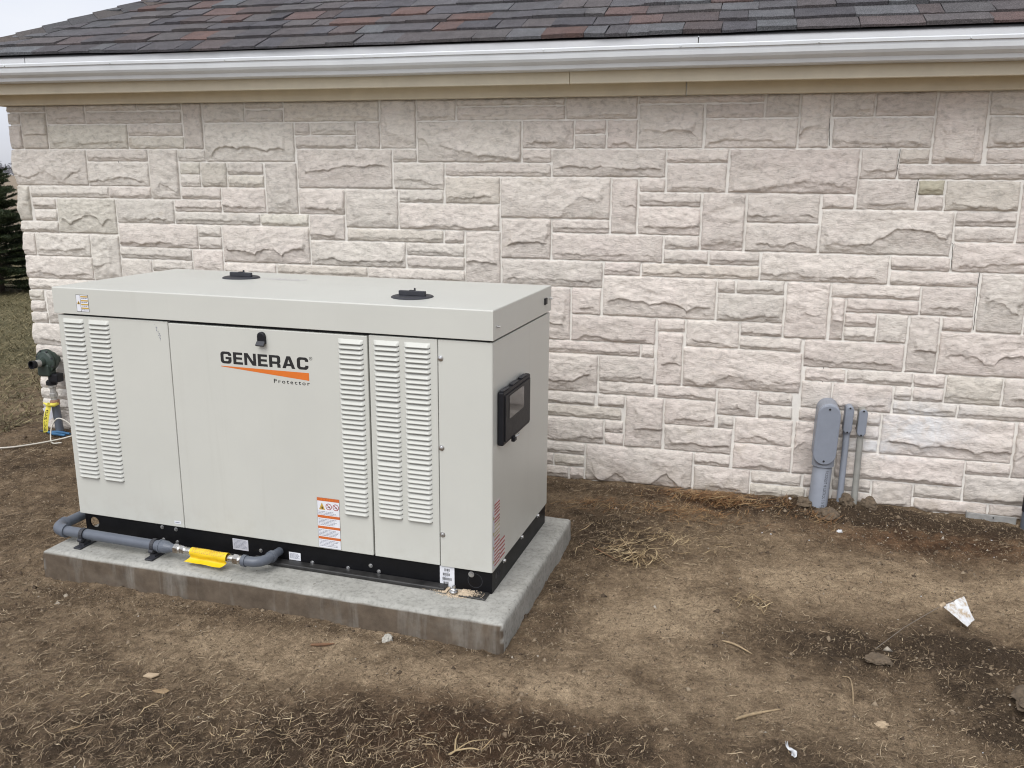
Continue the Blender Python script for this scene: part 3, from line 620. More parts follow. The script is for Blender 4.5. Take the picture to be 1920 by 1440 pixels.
for k in range(26):
    rr = random.Random(40+k); s0 = k*.150-.01; s1 = s0+.20
    a = Vector((XE, YE, ZE))+hd*s0; b = Vector((XE, YE, ZE))+hd*s1; W = .15
    r = Vector((1, -0.0, 0)); fr = Vector((cs*.0+.70, -.70*cs, -.70*sn+.35)).normalized()
    fdir = Vector((1, 0, 0)); fdir = (fdir-hd*fdir.dot(hd)).normalized()           # across, onto the front slope
    bdir = Vector((0, 1, 0)); bdir = (bdir-hd*bdir.dot(hd)).normalized()           # across, onto the left slope
    up = Vector((0, 0, 1)); vs = []
    for P_, li in ((a, .016), (b, .006)):
        for e in (0, .007):
            vs += [hl(P_+fdir*W+up*(li*.5+e)), hl(P_+up*(li+.004+e)), hl(P_+bdir*W+up*(li*.5+e))]
    fs = [(3, 4, 10, 9), (4, 5, 11, 10), (0, 1, 4, 3), (1, 2, 5, 4), (0, 3, 9, 6), (2, 8, 11, 5)]
    m = MB(); m.add(vs, fs); o = m.build('hip_cap', 'shingle', roof, fix=False); c = rr.choice([(.088, .080, .075), (.078, .078, .08), (.095, .080, .070)]); o.color = (*c, 1)
mb = MB(); mb.box(XE-HB.x+.03, -4.25-HB.x, 5.5-HB.y, 5.6-HB.y, 2.0, 2.03); 

# ================================================================== CONCRETE PAD
pad = None
def make_pad():
    nxp, nyp, nzp = 150, 76, 14
    V = []; F = []; mud = []
    def sheet(fn, na, nb, flip, m):
        base = len(V)
        for j in range(nb+1):
            for i in range(na+1): V.append(fn(i/na, j/nb)); mud.append(m(V[-1]))
        for j in range(nb):
            for i in range(na):
                q = [base+j*(na+1)+i, base+j*(na+1)+i+1, base+(j+1)*(na+1)+i+1, base+(j+1)*(na+1)+i]; F.append(q[::-1] if flip else q)
    W, D, H = PAD_W, PAD_D, PAD_H
    zb = -.12
    mt = lambda p: 0.0
    sheet(lambda a, b: (-W+W*a, D*b, H), nxp, nyp, False, mt)
    sheet(lambda a, b: (-W+W*a, 0, zb+(H-zb)*b), nxp, nzp, False, lambda p: 1.0 if p[2] < H-.012 else .0)
    sheet(lambda a, b: (0, D*a, zb+(H-zb)*b), nyp, nzp, False, lambda p: .22 if p[2] < H-.02 else 0)
    sheet(lambda a, b: (-W, D*a, zb+(H-zb)*b), nyp, nzp, True, lambda p: .6 if p[2] < H-.02 else 0)
    sheet(lambda a, b: (-W+W*a, D, zb+(H-zb)*b), nxp, nzp, True, lambda p: .4)
    v = np.array(V); x, y, z = v.T
    ex = np.minimum(-x, x+W); ey = np.minimum(y, D-y); e = np.minimum(ex, ey)
    edge = np.clip(1-e/.016, 0, 1)*(z > H-.001)
    # worn, trowelled arris
    v[:, 2] -= edge**2*(.006+.006*vn(x*17, y*17, 4)); side = (e < 1e-6)
    top = side*np.clip((z-(H-.02))/.02, 0, 1)
    v[:, 2] += (z > H-.001)*(.0016*fbm(x*9, y*9, 3, 2)+.0010*fbm(x*60, y*60, 2, 3))*(e > .001)
    cx = np.where(x > -W/2, -1, 1); 
    v[:, 0] += np.where(ex < 1e-6, cx*(.003*fbm(y*6+3, z*9, 3, 8)+.004*top), 0)
    v[:, 1] += np.where(ey < 1e-6, np.where(y < D/2, 1, -1)*(.003*fbm(x*6, z*9, 3, 9)+.004*top), 0)
    me = np_mesh('concrete_pad', v, np.array(F)); attr(me, 'mud', mud)
    bm = bmesh.new(); bm.from_mesh(me); bmesh.ops.remove_doubles(bm, verts=bm.verts[:], dist=.0012); bmesh.ops.recalc_face_normals(bm, faces=bm.faces[:]); bm.to_mesh(me); bm.free()
    o = link('concrete_pad', me, 'concrete', None, PAD_O); o.rotation_euler = (0, 0, PAD_R)
    return tag(o, 'poured concrete slab under the generator with mud-splashed front face', 'concrete pad')
pad = make_pad()

# ================================================================== GENERATOR
GR = math.radians(-2.8); G0 = Vector((-.8109, 2.8365, .105))
gen = thing('generator', 'beige standby generator with louvred doors and black base on a concrete slab', 'generator', G0, GR)
ZB = .105
def Z(z): return z-ZB
def gb(name, u0, u1, v0, v1, z0, z1, mat='paint', b=.003, seg=2):
    return MB().bev(u0, u1, v0, v1, Z(z0), Z(z1), b, seg).build(name, mat, gen)
# base frame: front rail with a pipe hole, back and side rails, foot flange
def base_frame():
    mb = MB(); z0, z1 = Z(.106), Z(.198); vf = .010; t = .006
    ua, ub = -1.838, -1.745; cu, cz, cr = -1.793, Z(.156), .024; n = 24
    for v in (vf, vf+t):
        vs = [(cu+cr*math.cos(2*PI*k/n), v, cz+cr*math.sin(2*PI*k/n)) for k in range(n)]
        for k in range(n):
            a = 2*PI*k/n; dx, dz = math.cos(a), math.sin(a)
            s = min(((ub-cu)/dx if dx > 0 else (ua-cu)/dx) if abs(dx) > 1e-6 else 9, ((z1-cz)/dz if dz > 0 else (z0-cz)/dz) if abs(dz) > 1e-6 else 9)
            vs.append((cu+dx*s, v, cz+dz*s))
        mb.add(vs, [(k, (k+1) % n, n+(k+1) % n, n+k) for k in range(n)])
        for cxx, czz in ((ua, z0), (ua, z1), (ub, z0), (ub, z1)):
            best = sorted(range(n, 2*n), key=lambda i: (vs[i][0]-cxx)**2+(vs[i][2]-czz)**2)[:2]
            mb.add([vs[best[0]], vs[best[1]], (cxx, v, czz)], [(0, 1, 2)])
    mb.box(ub, -.004, vf, vf+t, z0, z1); mb.box(-.010, -.004, vf+t, .735, z0, z1); mb.box(-1.838, -.010, .729, .735, z0, z1)
    mb.box(-1.838, -1.832, .30, .729, z0, z1); mb.box(-1.84, -.004, vf+t, .73, z1-.006, z1-.001)
    mb.box(-1.60, -1.594, vf+t, .729, z0, z1-.007)
    return mb.build('base_frame', 'black', gen)
frame = base_frame()
mb = MB(); mb.bev(-1.00, -.175, -.034, .0095, Z(.1055), Z(.1215), .005, 3); mb.bev(-1.60, -1.001, -.030, .0095, Z(.1055), Z(.1115), .002, 1); mb.bev(-.115, -.012, -.048, .0098, Z(.1055), Z(.1115), .002, 1); pass
mb.build('foot_flange', 'flange', gen)
for u, z in ((-.748, .123), (-.592, .123), (-.495, .147), (-.461, .128), (-1.446, .180), (-1.378, .179), (-1.444, .125), (-1.376, .123), (-.979, .141), (-.908, .142), (-.085, .173)):
    m = MB(); r = .007 if z != .173 else .0095
    m.lathe([(0, r*1.2), (.0015, r*1.2), (.0015, r), (.005, r*.85), (.006, 0)], (u, .0098, Z(z)), (0, -1, 0), 14); m.build('bolt', 'zinc', gen)
for v, z in ((.610, .187), (.374, .185), (.144, .182)):
    m = MB(); m.lathe([(0, .011), (.002, .011), (.002, .007), (.009, .006), (.010, 0)], (-.0038, v, Z(z)), (1, 0, 0), 14); m.build('bolt', 'zinc', gen)
m = MB(); m.lathe([(0, .012), (.0015, .012)], (-.0036, .085, Z(.158)), (1, 0, 0), 20); m.lathe([(.0008, 0), (.0008, .0105)], (-.0036, .055, Z(.158)), (1, 0, 0), 20)
for k in range(28):
    a = 2*PI*k/28; b = 2*PI*(k+1)/28
    m.add([(-.0032, .06+.020*math.cos(a), Z(.150)+.020*math.sin(a)), (-.0032, .06+.020*math.cos(b), Z(.150)+.020*math.sin(b)), (-.0032, .06+.022*math.cos(b), Z(.150)+.022*math.sin(b)), (-.0032, .06+.022*math.cos(a), Z(.150)+.022*math.sin(a))], [(0, 1, 2, 3)])
    m.add([(-.07+.027*math.cos(a), .0092, Z(.150)+.027*math.sin(a)), (-.07+.027*math.cos(b), .0092, Z(.150)+.027*math.sin(b)), (-.07+.029*math.cos(b), .0092, Z(.150)+.029*math.sin(b)), (-.07+.029*math.cos(a), .0092, Z(.150)+.029*math.sin(a))], [(0, 1, 2, 3)])
m.build('knockout', 'slate', gen, fix=False)
# dark core seen through the gaps
MB().box(-1.838, -.012, .014, .73, Z(.1995), Z(1.0525)).build('inner_core', 'dark', gen)
ZT_ = 1.0465
lp = gb('side_panel', -1.855, -1.3275, .000, .018, .195, ZT_); gb('left_end_panel', -1.855, -1.839, .0185, .745, .195, ZT_)
door = gb('front_door', -1.3225, -.4750, -.003, .018, .1965, 1.0425)
vp = gb('vent_panel', -.4695, -.2045, -.001, .018, .195, ZT_)
# corner panel folds round onto the right-hand end
mb = MB()
cr = .006; path = [(-.2015, .0005)]+[(-cr+cr*math.sin(t), cr+.0005-cr*math.cos(t)) for t in [PI/2*i/5 for i in range(6)]]+[(0, .744), (-.016, .744), (-.016, .018), (-.2015, .018)]
for z in (Z(.193), Z(.1945), Z(ZT_-.0015), Z(ZT_)): pass
n = len(path); zz = [(Z(.193), .0015), (Z(.1945), 0), (Z(ZT_-.002), 0), (Z(ZT_), .002)]
vs = []
for z, ins in zz:
    for (a, b) in path:
        vs.append((a-(ins if a > -.012 else 0), b+(ins if b < .012 else 0), z))
fs = [(i*n+k, i*n+(k+1) % n, (i+1)*n+(k+1) % n, (i+1)*n+k) for i in range(3) for k in range(n)]
mb.add(vs, fs); mb.add(vs[:n], [tuple(range(n))]); mb.add(vs[-n:], [tuple(range(n))])
cp = mb.build('corner_panel', 'paint', gen)
gb('back_panel', -1.8385, -.017, .731, .745, .195, ZT_)
for z in (.980, .652, .319):
    m = MB(); m.lathe([(0, .0105), (.0015, .0105), (.002, .0075), (.006, .0065), (.0075, 0)], (-.193, .0004, Z(z)), (0, -1, 0), 16); m.build('panel_bolt', 'zinc', cp)
# louvres: one mesh, copied
def louvre_mesh(w, h, dep):
    nxx, nz = 14, 6; vs = []; fs = []
    for j in range(nz+1):
        t = j/nz; z = h/2-h*t
        for i in range(nxx+1):
            xx = -w/2+w*i/nxx; e = min(xx+w/2, w/2-xx); sh = min(1, e/.009); sh = math.sqrt(max(0, 1-(1-sh)**2)) if sh < 1 else 1
            d = dep*sh*(t**.85); vs.append((xx, -d, z))
    for j in range(nz):
        for i in range(nxx): a = j*(nxx+1)+i; fs.append((a, a+1, a+nxx+2, a+nxx+1))
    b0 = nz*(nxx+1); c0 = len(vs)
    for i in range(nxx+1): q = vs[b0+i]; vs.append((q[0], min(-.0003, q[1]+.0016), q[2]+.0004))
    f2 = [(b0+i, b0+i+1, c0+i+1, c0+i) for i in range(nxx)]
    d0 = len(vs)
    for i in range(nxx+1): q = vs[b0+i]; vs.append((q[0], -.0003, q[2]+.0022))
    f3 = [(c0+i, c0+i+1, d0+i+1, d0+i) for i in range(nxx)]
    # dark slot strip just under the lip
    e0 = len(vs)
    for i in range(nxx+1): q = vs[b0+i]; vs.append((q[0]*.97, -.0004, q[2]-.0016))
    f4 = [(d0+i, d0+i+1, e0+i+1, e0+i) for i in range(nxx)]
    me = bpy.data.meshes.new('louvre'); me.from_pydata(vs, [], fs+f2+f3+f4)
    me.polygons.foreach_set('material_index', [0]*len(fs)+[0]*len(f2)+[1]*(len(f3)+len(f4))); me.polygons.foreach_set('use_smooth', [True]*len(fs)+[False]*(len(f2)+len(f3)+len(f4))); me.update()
    return me
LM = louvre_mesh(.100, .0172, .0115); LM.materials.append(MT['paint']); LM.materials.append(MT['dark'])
def louvres(panel, uc, vf, ztop, zbot):
    p = (ztop-zbot)/37.25; z = ztop-p*.5
    for g in range(6):
        for k in range(6):
            o = bpy.data.objects.new('louvre', LM); COL.objects.link(o); o.parent = panel; o.location = (uc, vf, Z(z)); z -= p
        z -= .25*p
louvres(lp, -1.779, -.0003, 1.035, .364); louvres(lp, -1.655, -.0003, 1.035, .364)
louvres(door, -.540, -.0033, 1.028, .354)
louvres(vp, -.3995, -.0013, 1.031, .361); louvres(vp, -.2805, -.0013, 1.031, .361)
# lid
def lid():
    mb = MB(); u0, u1, v0, v1 = -1.862, .004, -.008, .752; za, zb_ = Z(1.0545), Z(1.160); b = .004
    def ring(d, z): return [(u0+d, v0+d, z), (u1-d, v0+d, z), (u1-d, v1-d, z), (u0+d, v1-d, z)]
    R_ = [ring(.012, za), ring(.001, za), ring(0, za+.001), ring(0, zb_-b), ring(b*.3, zb_-b*.3), ring(b, zb_)]
    vs = sum(R_, []); fs = [(i*4+k, i*4+(k+1) % 4, i*4+4+(k+1) % 4, i*4+4+k) for i in range(len(R_)-1) for k in range(4)]
    n = len(vs); vs += [(-1.45, .37, zb_+.007), (-.42, .37, zb_+.007)]; t = n-4
    fs += [(t, t+1, n+1, n), (t+1, t+2, n+1), (t+2, t+3, n, n+1), (t+3, t, n)]
    mb.add(vs, fs); return mb.build('lid', 'paint', gen)
ld = lid()
mb = MB(); mb.lathe([(0, .006), (.0015, .006), (.002, .004), (.012, .004), (.012, 0)], (.0042, .035, Z(1.098)), (1, 0, 0), 10); mb.build('lid_bolt', 'zinc', ld)
mb = MB(); mb.lathe([(0, .006), (.0015, .006), (.002, .004), (.012, .004), (.012, 0)], (.0042, .728, Z(1.108)), (1, 0, 0), 10); mb.build('lid_bolt', 'zinc', ld)
mb = MB(); mb.bev(.003, .010, .640, .672, Z(1.092), Z(1.118), .001, 1); mb.build('lid_vent', 'plastic', ld)
for cu, cv, cz in ((-1.318, .485, 1.1655), (-.380, .190, 1.1625)):
    mb = MB(); zc = Z(cz)
    mb.lathe([(-.004, .079), (.003, .079), (.0055, .075), (.0065, .070), (.0065, 0)], (cu, cv, zc), (0, 0, 1), 40)
    cap = mb.build('lid_cap', 'slate', gen)
    m = MB(); m.bev(-.053+cu, .053+cu, cv-.008, cv+.008, zc+.006, zc+.024, .002, 1); m.box(cu-.010, cu+.010, cv-.0075, cv+.0075, zc+.0235, zc+.0262); m.build('cap_handle', 'slate', cap)
    m = MB(); m.tube([(cu+.002, cv+.018, zc+.005), (cu+.002, cv+.018, zc+.032)], [.005, .0035], 8); m.build('cap_pin', 'slate', cap)
m = MB()
for k in range(9):
    u = -1.215+k*.022+rnd.uniform(-.004, .004); a = rnd.uniform(-.01, .012); zc = Z(1.1672)
    m.add([(u-.0015, .46, zc), (u+.0015, .46, zc), (u+a+.0175, .52+rnd.uniform(-.02, .01), zc+.0002), (u+a+.0145, .52, zc+.0002)], [(0, 1, 2, 3)])
m.build('pencil_mark', 'purple', ld, fix=False)
# latch on the door
mb = MB(); lu, lz = -.906, 1.009
pts = [(lu+.0165*math.cos(t), .018*math.sin(t)) for t in [PI*i/10 for i in range(11)]]
outl = [(x, Z(lz)+.006+y) for x, y in pts]+[(lu-.0165, Z(lz)-.020), (lu+.0165, Z(lz)-.020)]
nn = len(outl); vs = [(x, -.003, z) for x, z in outl]+[(x, -.013, z) for x, z in outl]+[(lu+(x-lu)*.8, -.015, Z(lz)-.004+(z-Z(lz)+.004)*.85) for x, z in outl]
mb.add(vs, [(i, (i+1) % nn, nn+(i+1) % nn, nn+i) for i in range(nn)]+[(nn+i, nn+(i+1) % nn, 2*nn+(i+1) % nn, 2*nn+i) for i in range(nn)]+[tuple(range(2*nn, 3*nn))])
latch = mb.build('door_latch', 'plastic', door)
m = MB(); zt = Z(lz)
m.add([(lu-.0165, -.0155, zt-.010), (lu+.0165, -.0155, zt-.010), (lu+.0165, -.026, zt-.024), (lu-.0180, -.026, zt-.024), (lu-.0165, -.009, zt-.013), (lu+.0165, -.009, zt-.013), (lu+.0165, -.021, zt-.029), (lu-.0180, -.021, zt-.029)],
      [(0, 1, 2, 3), (4, 7, 6, 5), (0, 4, 5, 1), (2, 6, 7, 3), (0, 3, 7, 4), (1, 5, 6, 2)]); m.build('latch_lever', 'slate', latch)
# logo lettering
def rr_arc(cx, cy, r, a0, a1, n=6): return [(cx+r*math.cos(a0+(a1-a0)*i/n), cy+r*math.sin(a0+(a1-a0)*i/n)) for i in range(n+1)]
def glyph(ch):
    v, h = .25, .205; ro, ri = .26, .09
    if ch in 'CG':
        w = .88
        out = [(w, .655)]+rr_arc(w-ro, 1-ro, ro, 0, PI/2)+rr_arc(ro, 1-ro, ro, PI/2, PI)+rr_arc(ro, ro, ro, PI, 1.5*PI)+rr_arc(w-ro, ro, ro, 1.5*PI, 2*PI)
        inn = rr_arc(w-v-ri, h+ri, ri, 0, -PI/2)+rr_arc(v+ri, h+ri, ri, -PI/2, -PI)+rr_arc(v+ri, 1-h-ri, ri, PI, PI/2)+rr_arc(w-v-ri, 1-h-ri, ri, PI/2, 0)+[(w-v, .655)]
        if ch == 'C': return w, [out+[(w, .345), (w-v, .345)]+inn]
        return w, [out+[(w, .56), (.46*w, .56), (.46*w, .37), (w-v, .37)]+inn]
    if ch == 'E':
        w = .75; return w, [[(0, 0), (0, 1), (w, 1), (w, .80), (v, .80), (v, .60), (w*.95, .60), (w*.95, .405), (v, .405), (v, .20), (w*1.02, .20), (w*1.02, 0)]]
    if ch == 'N':
        w = .94; return w, [[(0, 0), (0, 1), (.29, 1), (w-.23, .33), (w-.23, 1), (w, 1), (w, 0), (w-.29, 0), (.23, .67), (.23, 0)]]
    if ch == 'R':
        w = .88; r = .2
        return w, [[(0, 0), (0, 1)]+rr_arc(w-r, 1-r, r, PI/2, 0)+rr_arc(w-.17, .50, .17, 0, -PI/3)+[(w-.04, .30), (w, .22), (w, 0), (w-v, 0), (w-v, .20)]+rr_arc(w-v-.09, .20, .09, 0, PI/2)+[(v, .29), (v, 0)],
                   [(v, .49), (v, .80)]+rr_arc(w-v-.06, .74, .06, PI/2, 0)+rr_arc(w-v-.06, .55, .06, 0, -PI/2)]
    w = 1.0; return w, [[(0, 0), (.355, 1), (.645, 1), (w, 0), (w-.265, 0), (w-.335, .20), (.335, .20), (.265, 0)], [(.40, .385), (.5, .72), (.60, .385)]]
wmk = 'GENERAC'; xs_ = []; x = 0
for ch in wmk: xs_.append(x); x += glyph(ch)[0]+.14
tot = x-.14; H_ = .0465; Wt = .378; sx = Wt/tot
u_l = -1.0945
for ch, xx in zip(wmk, xs_):
    w, sp = glyph(ch); me = curve_mesh([[((px+xx)*sx, py*H_) for px, py in s] for s in sp]); me.transform(FRONT(u_l, -.0034, Z(.9005)))
    link('logo_letter', me, 'ink', door)
me = curve_mesh([[(0, .0), (.3785, -.0015), (.3785, -.031), (.0, -.0025)]]); me.transform(FRONT(u_l, -.0034, Z(.8905))); link('logo_wedge', me, 'orange', door)
me = text_mesh('Protector', .0215, 1.42, 'LEFT', .0003); bx = [v.co.x for v in me.vertices]; sc = .152/(max(bx)-min(bx))
me.transform(Matrix.Diagonal((sc, 1, 1, 1))); me.transform(FRONT(-.868, -.0034, Z(.8415))); link('model_lettering', me, 'ink', door)
me = text_mesh('®', .018); me.transform(FRONT(-.7125, -.0034, Z(.938))); link('trade_mark', me, 'ink', door)
# stickers
def words(x0, x1, y, hgt, rr, mi, L):
    out = []; x = x0; end = x1-rr.uniform(0, .25)*(x1-x0)
    while x < end-.002:
        w = rr.uniform(.003, .010); w = min(w, end-x); out.append(([(x, y), (x+w, y), (x+w, y+hgt), (x, y+hgt)], mi, L)); x += w+.0016
    return out
def R4(x0, y0, x1, y1, mi, L): return ([(x0, y0), (x1, y0), (x1, y1), (x0, y1)], mi, L)
def sticker(name, shapes, mats, parent, Mx, step=.00035, label=None):
    mb = MB()
    for pts, mi, L in shapes: mb.add([(p[0], p[1], L*step) for p in pts], [tuple(range(len(pts)))], mi)
    mb.v = [tuple(Mx @ Vector(p)) for p in mb.v]
    o = mb.build(name, mats, parent, fix=False)
    if label: o['label'] = label
    return o
def ringq(cx, cy, r0, r1, mi, L, n=20):
    return [([(cx+r*math.cos(t), cy+r*math.sin(t)) for r, t in ((r0, 2*PI*k/n), (r1, 2*PI*k/n), (r1, 2*PI*(k+1)/n), (r0, 2*PI*(k+1)/n))], mi, L) for k in range(n)]
rr = random.Random(2); w, h = .096, .205
sh = [R4(0, 0, w, h, 4, 1), R4(.001, .001, w-.001, h-.001, 0, 2)]
def Y(t): return h*(1-t)
for a, b in ((.0, .062), (.345, .398), (.562, .612), (.772, .822)):
    sh.append(R4(.0005, Y(b), w-.0005, Y(a), 1, 3)); sh += [([(x0+w*.18, Y(b)+.0025), (x0+w*.18+.006, Y(b)+.0025), (x0+w*.18+.006, Y(a)-.0025), (x0+w*.18, Y(a)-.0025)], 5, 4) for x0 in (.0, .012, .024, .036, .046)]
sh.append(([(.008, Y(.235)), (.034, Y(.235)), (.021, Y(.095))], 2, 3)); sh.append(([(.018, Y(.21)), (.027, Y(.22)), (.022, Y(.16))], 4, 4))
for cx in (.050, .080):
    sh += ringq(cx, Y(.165), .0105, .0132, 3, 3); sh.append(([(cx-.0085, Y(.165)+.0065), (cx-.0065, Y(.165)+.0085), (cx+.0085, Y(.165)-.0065), (cx+.0065, Y(.165)-.0085)], 3, 4)); sh.append(([(cx-.007, Y(.165)-.003), (cx+.006, Y(.165)-.003), (cx+.003, Y(.165)+.002)], 4, 3))
for a, b in ((.262, .335), (.415, .550), (.63, .76), (.84, .985)):
    y = Y(a)-.003
    while y > Y(b): sh += words(.004, w-.004, y, .0020, rr, 6, 3); y -= .0055
sticker('warning_label', sh, ['paper', 'orange2', 'amber', 'redink', 'ink', 'orange', 'greyink'], door, FRONT(-.7075, -.0032, Z(.2000)), label='tall white warning label with orange bands and hazard pictograms')
w, h = .060, .068
sh = [R4(0, 0, w, h, 4, 1), R4(.0015, .0015, w-.0015, h-.0015, 0, 2), R4(.021, .0015, .0225, h-.0015, 4, 3)]
sh.append(([(.004, .030), (.020, .030), (.012, .044)], 2, 4)); sh.append(([(.009, .032), (.015, .032), (.012, .039)], 4, 5))
for y in (.012, .027, .042, .058): sh.append(R4(.024, y, w-.002, y+.0055, 2, 3)); sh += words(.026, w-.004, y-.005, .003, rr, 3, 3)
sticker('caution_label', sh, ['paper', 'orange2', 'amber', 'greyink', 'ink'], ld, FRONT(-1.7465, -.0083, Z(1.066)), label='small white and amber caution label near the left end of the lid')
def white_label(nm, u, z, w, h, rows, v, par, mat='paper', tilt=0):
    sh = [R4(0, 0, w, h, 0, 1)]; y = h-.007
    for k in range(rows): sh += words(.005, w-.004, y, .0020, rr, 1, 2); y -= (h-.01)/rows
    sticker(nm, sh, [mat, 'greyink'], par, FRONT(u, v, Z(z)) @ Matrix.Rotation(tilt, 4, 'Z'))
white_label('data_label', -1.108, .130, .072, .047, 7, .0095, gen, 'paper2'); white_label('data_label', -.851, .122, .052, .033, 5, .0095, gen)
white_label('small_tag', -1.374, .209, .032, .013, 2, -.0003, lp)
w, h = .058, .084; sh = [R4(0, 0, w, h, 0, 1)]
for y, x0, x1 in ((.064, .018, .040), (.046, .012, .040), (.028, .010, .047), (.011, .014, .035)):
    x = x0
    while x < x1: q = rr.choice([.0007, .0012, .002]); sh.append(R4(x, y, min(x+q, x1), y+.011, 1, 2)); x += q+rr.choice([.0006, .0010, .0015])
    sh += words(x0, x1, y-.004, .0015, rr, 2, 2)
sticker('barcode_label', sh, ['paper', 'ink', 'greyink'], gen, FRONT(-.2095, .0093, Z(.1065)), label='white barcode label hanging on the black base')
rr = random.Random(8); sh = []
for i in range(22):
    t = i/22; x = .02*t+rr.uniform(-.004, .004); y = -.055*t+rr.uniform(-.004, .004); a = rr.uniform(.001, .003); sh.append(([(x, y), (x+a, y+.001), (x+a*.9, y-a*1.3), (x-.001, y-a)], 0, 1))
sticker('scuff', sh, ['greyink'], lp, FRONT(-1.384, -.0003, Z(1.030)))
# labels on the right-hand end
sh = [R4(.004, .0, .020, .225, 3, 1), R4(.020, .0, .082, .255, 1, 1)]; y = .006
while y < .245:
    mi = 4 if .105 < y < .165 else 2
    sh.append(R4(.021, y, .081, y+.0055, mi, 2)); y += rr.choice([.012, .014, .017])
for y in (.02, .075, .13, .19): sh.append(R4(.006, y, .017, y+.012, 4, 2))
sh.append(R4(.083, .0, .143, .083, 1, 1)); y = .008
while y < .08: sh.append(R4(.084, y, .142, y+.0065, 2, 2)); y += .0165
sticker('warning_label', sh, ['paper', 'pinkp', 'redink', 'paper2', 'olive'], cp, SIDE(.0003, .0, Z(.206)), label='pair of red-striped safety labels on the right end near the corner')
# control panel door
mb = MB(); mb.bev(.0005, .024, .048, .385, Z(.664), Z(.862), .006, 2); cpl = mb.build('control_panel', 'plastic', gen)
mb = MB(); mb.bev(.0242, .0275, .062, .372, Z(.676), Z(.848), .003, 1); mb.build('panel_cover', 'plastic', cpl)
k = NT('smoked_window'); k.col((.03, .03, .03)); k.rough(.08); k.b.inputs['Specular IOR Level'].default_value = .5; MT['window'] = k.m
mb = MB(); mb.bev(.0277, .0290, .104, .285, Z(.752), Z(.838), .001, 1); mb.build('panel_window', 'window', cpl)
mb = MB(); mb.bev(.020, .034, .152, .180, Z(.652), Z(.670), .002, 1); mb.build('panel_latch', 'plastic', cpl)
mb = MB(); mb.tube([(.032, .168, Z(.669)), (.042, .176, Z(.674)), (.039, .195, Z(.676))], .003, 8); mb.build('latch_pin', 'zinc', cpl)
for v in (.09, .20, .31): MB().bev(.006, .022, v-.035, v+.035, Z(.8622), Z(.868), .002, 1).build('panel_hinge', 'slate', cpl)
# anchor bolt with drill dust
mb = MB(); mb.lathe([(0, 0), (0, .016), (.003, .016), (.003, 0)], (-.140, -.030, Z(.1125)), (0, 0, 1), 20); mb.hexnut((-.140, -.030, Z(.1155)), (.1, 0, 1), .012, .011); mb.tube([(-.140, -.030, Z(.12)), (-.139, -.030, Z(.138))], .0062, 10); mb.build('anchor_bolt', 'zinc', gen)
ico = None
def grains(n, fx, r0, r1, seed):
    R = np.random.default_rng(seed); base = np.array([(0, 0, 1), (.94, 0, -.33), (-.47, .82, -.33), (-.47, -.82, -.33), (0, 0, -1)], float); T = np.array([(0, 1, 2), (0, 2, 3), (0, 3, 1), (4, 2, 1), (4, 3, 2), (4, 1, 3)])
    P = fx(R, n); n = len(P); r = r0+(r1-r0)*R.random(n)**2.2
    A = R.random(n)*2*PI; c, s = np.cos(A), np.sin(A)
    B = base[None]*(1+.6*(R.random((n, 5, 3))-.5)); B = B*np.stack([np.ones(n), .6+.8*R.random(n), .35+.5*R.random(n)], -1)[:, None, :]
    X = B[..., 0]*c[:, None]-B[..., 1]*s[:, None]; Yy = B[..., 0]*s[:, None]+B[..., 1]*c[:, None]
    V = np.stack([X, Yy, B[..., 2]], -1)*r[:, None, None]+P[:, None, :]
    F = (T[None]+np.arange(n)[:, None, None]*5).reshape(-1, 3)
    return V.reshape(-1, 3), F
def dust(R, n):
    u = -.135+R.normal(0, .034, n)+.012*(R.random(n)-.5); v = -.022+R.normal(0, .014, n); keep = (v < .006)
    u, v = u[keep], v[keep]; ca, sa = math.cos(GR), math.sin(GR); on = (((u > -1.6) & (u < -.165)) | ((u > -.115) & (u < -.012))) & (v > -.046)
    return np.stack([G0.x+u*ca-v*sa, G0.y+u*sa+v*ca, np.where(on, .1118, .1055)+.001*R.random(len(u))], -1)
v, f = grains(5200, dust, .0010, .0034, 5); o = link('drill_dust', np_mesh('drill_dust', v, f), 'dust'); o['kind'] = 'stuff'

# ================================================================== GAS PIPE along the slab
gp = thing('gas_pipe', 'grey gas pipe along the slab front with yellow-tagged steel hose into the base', 'gas pipe', G0, GR)
zp = Z(.155); R0 = .0215
mb = MB(); mb.tube([(-1.842, -.100, zp), (-1.405, -.106, zp)], R0, 20); mb.tube([(-1.405, -.106, zp), (-1.360, -.1065, zp)], R0*1.02, 20); mb.build('pipe_run', 'pvc', gp)
mb = MB(); pts = arc((-1.903, -.0985, zp), (.055, 0, 0), (0, .055, 0), 8); mb.tube([(-1.835, -.0995, zp)]+pts, .026, 20); mb.tube([(-1.850, -.0995, zp), (-1.834, -.0998, zp)], .0285, 20); mb.tube([(-1.9035, -.048, zp), (-1.9035, -.032, zp)], .0285, 20); mb.build('pipe_elbow', 'pvc', gp)
mb = MB(); mb.tube([(-1.9035, -.040, zp), (-1.9035, .80, zp)], R0, 20); mb.tube([(-1.9035, .80, zp), (-1.91, .86, zp-.02), (-1.93, .90, zp-.16)], R0, 16); mb.build('pipe_run', 'pvc', gp)
mb = MB(); mb.lathe([(0, 0), (0, .0255), (.028, .0255), (.040, .021), (.055, .0165), (.072, .0165), (.072, 0)], (-1.362, -.1065, zp), (1, -.008, 0), 24); mb.lathe([(0, .0272), (.007, .0272), (.007, .02)], (-1.364, -.1065, zp), (1, -.008, 0), 24); mb.build('pipe_reducer', 'pvc', gp)
